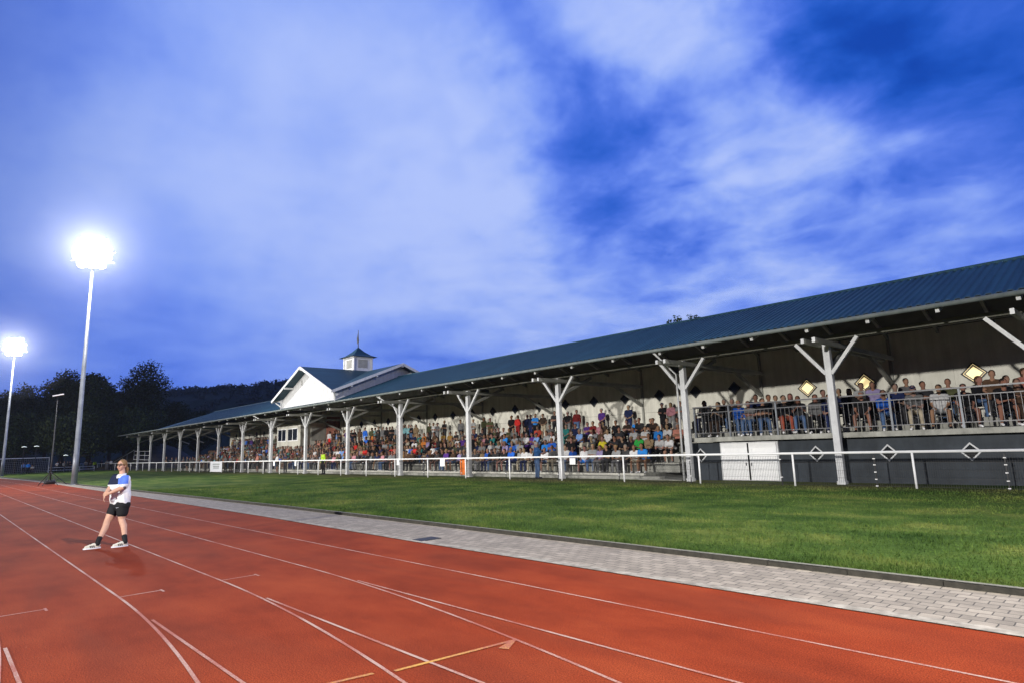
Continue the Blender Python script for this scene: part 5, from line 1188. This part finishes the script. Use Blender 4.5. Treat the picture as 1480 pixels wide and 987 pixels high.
# hair: swept back from the brow into a low ponytail
hs = [('e', tuple(H(0, .020, .038)), (.083, .093, .085), hy, 'h'), ('e', tuple(H(0, .055, .0)), (.074, .062, .075), hy, 'h'), ('e', tuple(H(.060, .004, .020)), (.026, .055, .045), hy, 'h'), ('e', tuple(H(-.060, .004, .020)), (.026, .055, .045), hy, 'h'),
      ('c', tuple(H(0, .095, -.02)), .034, tuple(H(.02, .135, -.075)), .036, 'h'), ('c', tuple(H(.02, .135, -.075)), .036, tuple(H(.035, .125, -.16)), .016, 'h')]
link_obj('hair', body_mesh('hair', hs, .009, 1, 2, ['h'], ['w_hair']), wo)
# T-shirt
ts = []
A = lambda a, ra, b, rb, t='white': ts.append(('c', tuple(a), ra, tuple(b), rb, t))
neck = J(176.4, 686.8, .02)
chN, chF = J(180.5, 697, .10), J(169.5, 697, -.06)
A(J(181.3, 690.8, .13), .066, J(168.4, 689.4, -.08), .066); A(chN, .112, chF, .118); A(J(166.5, 703, .02), .095, J(176, 703, .06), .12)
A(J(178.8, 711, .08), .115, J(168.5, 711, -.02), .128); A(J(179.3, 723.2, .09), .118, J(169.5, 723.4, -.04), .135); A(J(165.5, 722, .0), .09, J(167.5, 712, .0), .10); A(chN, .11, J(179.5, 722, .09), .12)
A(J(178.9, 687.2, .04), .056, J(174.2, 687.2, -.0), .056)
A(shN+UZ*.01, .080, shN.lerp(elN, .72), .080); A(shF+UZ*.01, .084, shF.lerp(elF, .74), .080)
# coloured yoke: blue on the near side, dark on the far side of the chest
shirt = body_mesh('t_shirt', ts, .010, 1, 3, ['white'], ['w_white', 'w_blue', 'w_navy'])
mi = []
zc = {}
for p in shirt.polygons:
    c = p.center; q = c-neck; d_ = -q.z; rr = q.dot(R_); tt = q.dot(T_)
    low = .165-.02*rr
    if d_ < .045 and math.hypot(rr, tt) < .095: mi.append(0)
    elif d_ < low and rr < .115:
        mi.append(2 if rr < -.062 else 1)
    else: mi.append(0)
shirt.polygons.foreach_set('material_index', mi)
# fabric folds: real displacement, deeper towards the hem
for v in shirt.vertices:
    q = v.co-neck; f_ = min(1, max(0, (-q.z-.16)/.2)); n_ = v.normal
    v.co += n_*(.009*f_*math.sin(38*(q.z*.75+q.dot(R_)*.7)+2.5*math.sin(9*q.dot(T_)))+.005*f_*math.sin(70*q.dot(R_)+20*q.z))
shirt.update(); link_obj('t_shirt', shirt, wo)
link_obj('collar', MB().tube([neck+R_*(.072*math.cos(a))+T_*(.066*math.sin(a))+UZ*(.030+.012*math.cos(a)) for a in [2*math.pi*k/20 for k in range(21)]], .009, 6, cap=False).mesh('collar'), wo, 'w_white', True)
def decal(name, px, py, off, pts, mat):
    c = J(px, py, off); mb = MB(); mb.prism([c+R_*x+UZ*z for x, z in pts], T_*.004); link_obj(name, mb.mesh(name), wo, mat)
# shorts, socks, shoes
ss = [('c', tuple(J(178.5, 729, .09)), .128, tuple(J(168.5, 729, -.06)), .132, 's'), ('c', tuple(hipA+UZ*.02), .112, tuple(hipA.lerp(kneeA, .36)), .103, 's'), ('c', tuple(hipB+UZ*.02), .118, tuple(hipB.lerp(kneeB, .40)), .108, 's')]
link_obj('shorts', body_mesh('shorts', ss, .010, 1, 2, ['s'], ['w_black']), wo)
decal('tick_emblem', 169.8, 733.0, .275, [(-.030, .006), (-.018, -.010), (.034, .014), (-.014, -.001)], 'w_white')
for an, toe, heel in ((ankA, toeA, heelA), (ankB, toeB, heelB)):
    kn_ = kneeA if an is ankA else kneeB; up = (kn_-an).normalized(); d = (toe-heel).normalized(); sd = d.cross(UZ); sd = sd if sd.dot(T_) > 0 else -sd
    link_obj('sock', MB().tube([an-UZ*.055, an-UZ*.02, an+up*.03, an+up*.115, an+up*.12], [.044, .047, .046, .049, .043], 14).mesh('sock'), wo, 'w_black', True)
    sg = [('c', tuple(heel+d*.035+UZ*.008), .036, tuple(toe-d*.035+UZ*.002), .033, 'u'), ('c', tuple(heel+d*.03+UZ*.035), .036, tuple(heel+d*.12+UZ*.040), .034, 'u'), ('c', tuple(heel+d*.12+UZ*.040), .033, tuple(toe-d*.05+UZ*.006), .030, 'u')]
    sm = body_mesh('shoe', sg, .008, 1, 2, ['u'], ['w_cream', 'w_black'])
    for v in sm.vertices: v.co.z = max(v.co.z, .004)
    sh_ = link_obj('shoe', sm, wo)
    sole = MB(); out = []
    for k in range(24):
        a = 2*math.pi*k/24; out.append(heel.lerp(toe, .5)+d*(math.cos(a)*.148)+sd*(math.sin(a)*.043*(1.0+.1*math.cos(a)))); out[-1].z = .001
    sole.prism(out, (0, 0, .024)); link_obj('sole', sole.mesh('sole'), sh_, 'w_white')
    for k in range(3):
        b0 = heel+d*(.088+.030*k)+sd*.040; b0.z = .026
        st = MB(); st.prism([b0, b0+d*.013, b0+d*.028+UZ*.040-sd*.010, b0+d*.015+UZ*.042-sd*.010], sd*.004); link_obj('stripe', st.mesh('stripe'), sh_, 'w_black')
    link_obj('laces', MB().tube([heel+d*.115+UZ*.060, heel+d*.165+UZ*.052], .016, 8).mesh('laces'), sh_, 'w_black', True)
# evening air
hz = MB().box(-760, 60, -60, 620, -1.2, 140).build('haze', [])
m = bpy.data.materials.new('haze'); m.use_nodes = True; nt = m.node_tree; nt.nodes.remove(nt.nodes['Principled BSDF'])
v = nt.nodes.new('ShaderNodeVolumePrincipled'); v.inputs['Color'].default_value = (.75, .82, 1, 1); v.inputs['Density'].default_value = .00014; v.inputs['Anisotropy'].default_value = .3
nt.links.new(v.outputs[0], nt.nodes['Material Output'].inputs['Volume']); hz.data.materials.append(m); tag(hz, 'thin evening haze over the ground', 'haze', kind='stuff')

# added fog shells standing in for lens glare round the two burning floodlights
mm = bpy.data.materials.new('glare_fog'); mm.use_nodes = True; nt = mm.node_tree; nt.nodes.remove(nt.nodes['Principled BSDF'])
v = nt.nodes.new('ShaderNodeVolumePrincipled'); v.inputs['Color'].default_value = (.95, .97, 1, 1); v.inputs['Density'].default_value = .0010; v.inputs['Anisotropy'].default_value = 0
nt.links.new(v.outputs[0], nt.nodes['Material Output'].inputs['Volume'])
for (x, y), rr, lb in (((-54.4, 7.6), 1.0, 'added fog standing in for lens glare round the nearer floodlight'), ((-106.9, 6.9), 1.15, 'added fog standing in for lens glare round the farther floodlight')):
    e_ = empty('glare_fog', (x, y, 17.5)); tag(e_, lb, 'glare_fog', kind='stuff')
    for k in (1.3, 1.7, 2.2, 2.8, 3.5, 4.3, 5.3, 6.5): link_obj('glare_fog_shell', MB().add([Vector(q)*rr*k for q in ICO[0]], ICO[1]).mesh('glare_fog'), e_).data.materials.append(mm)
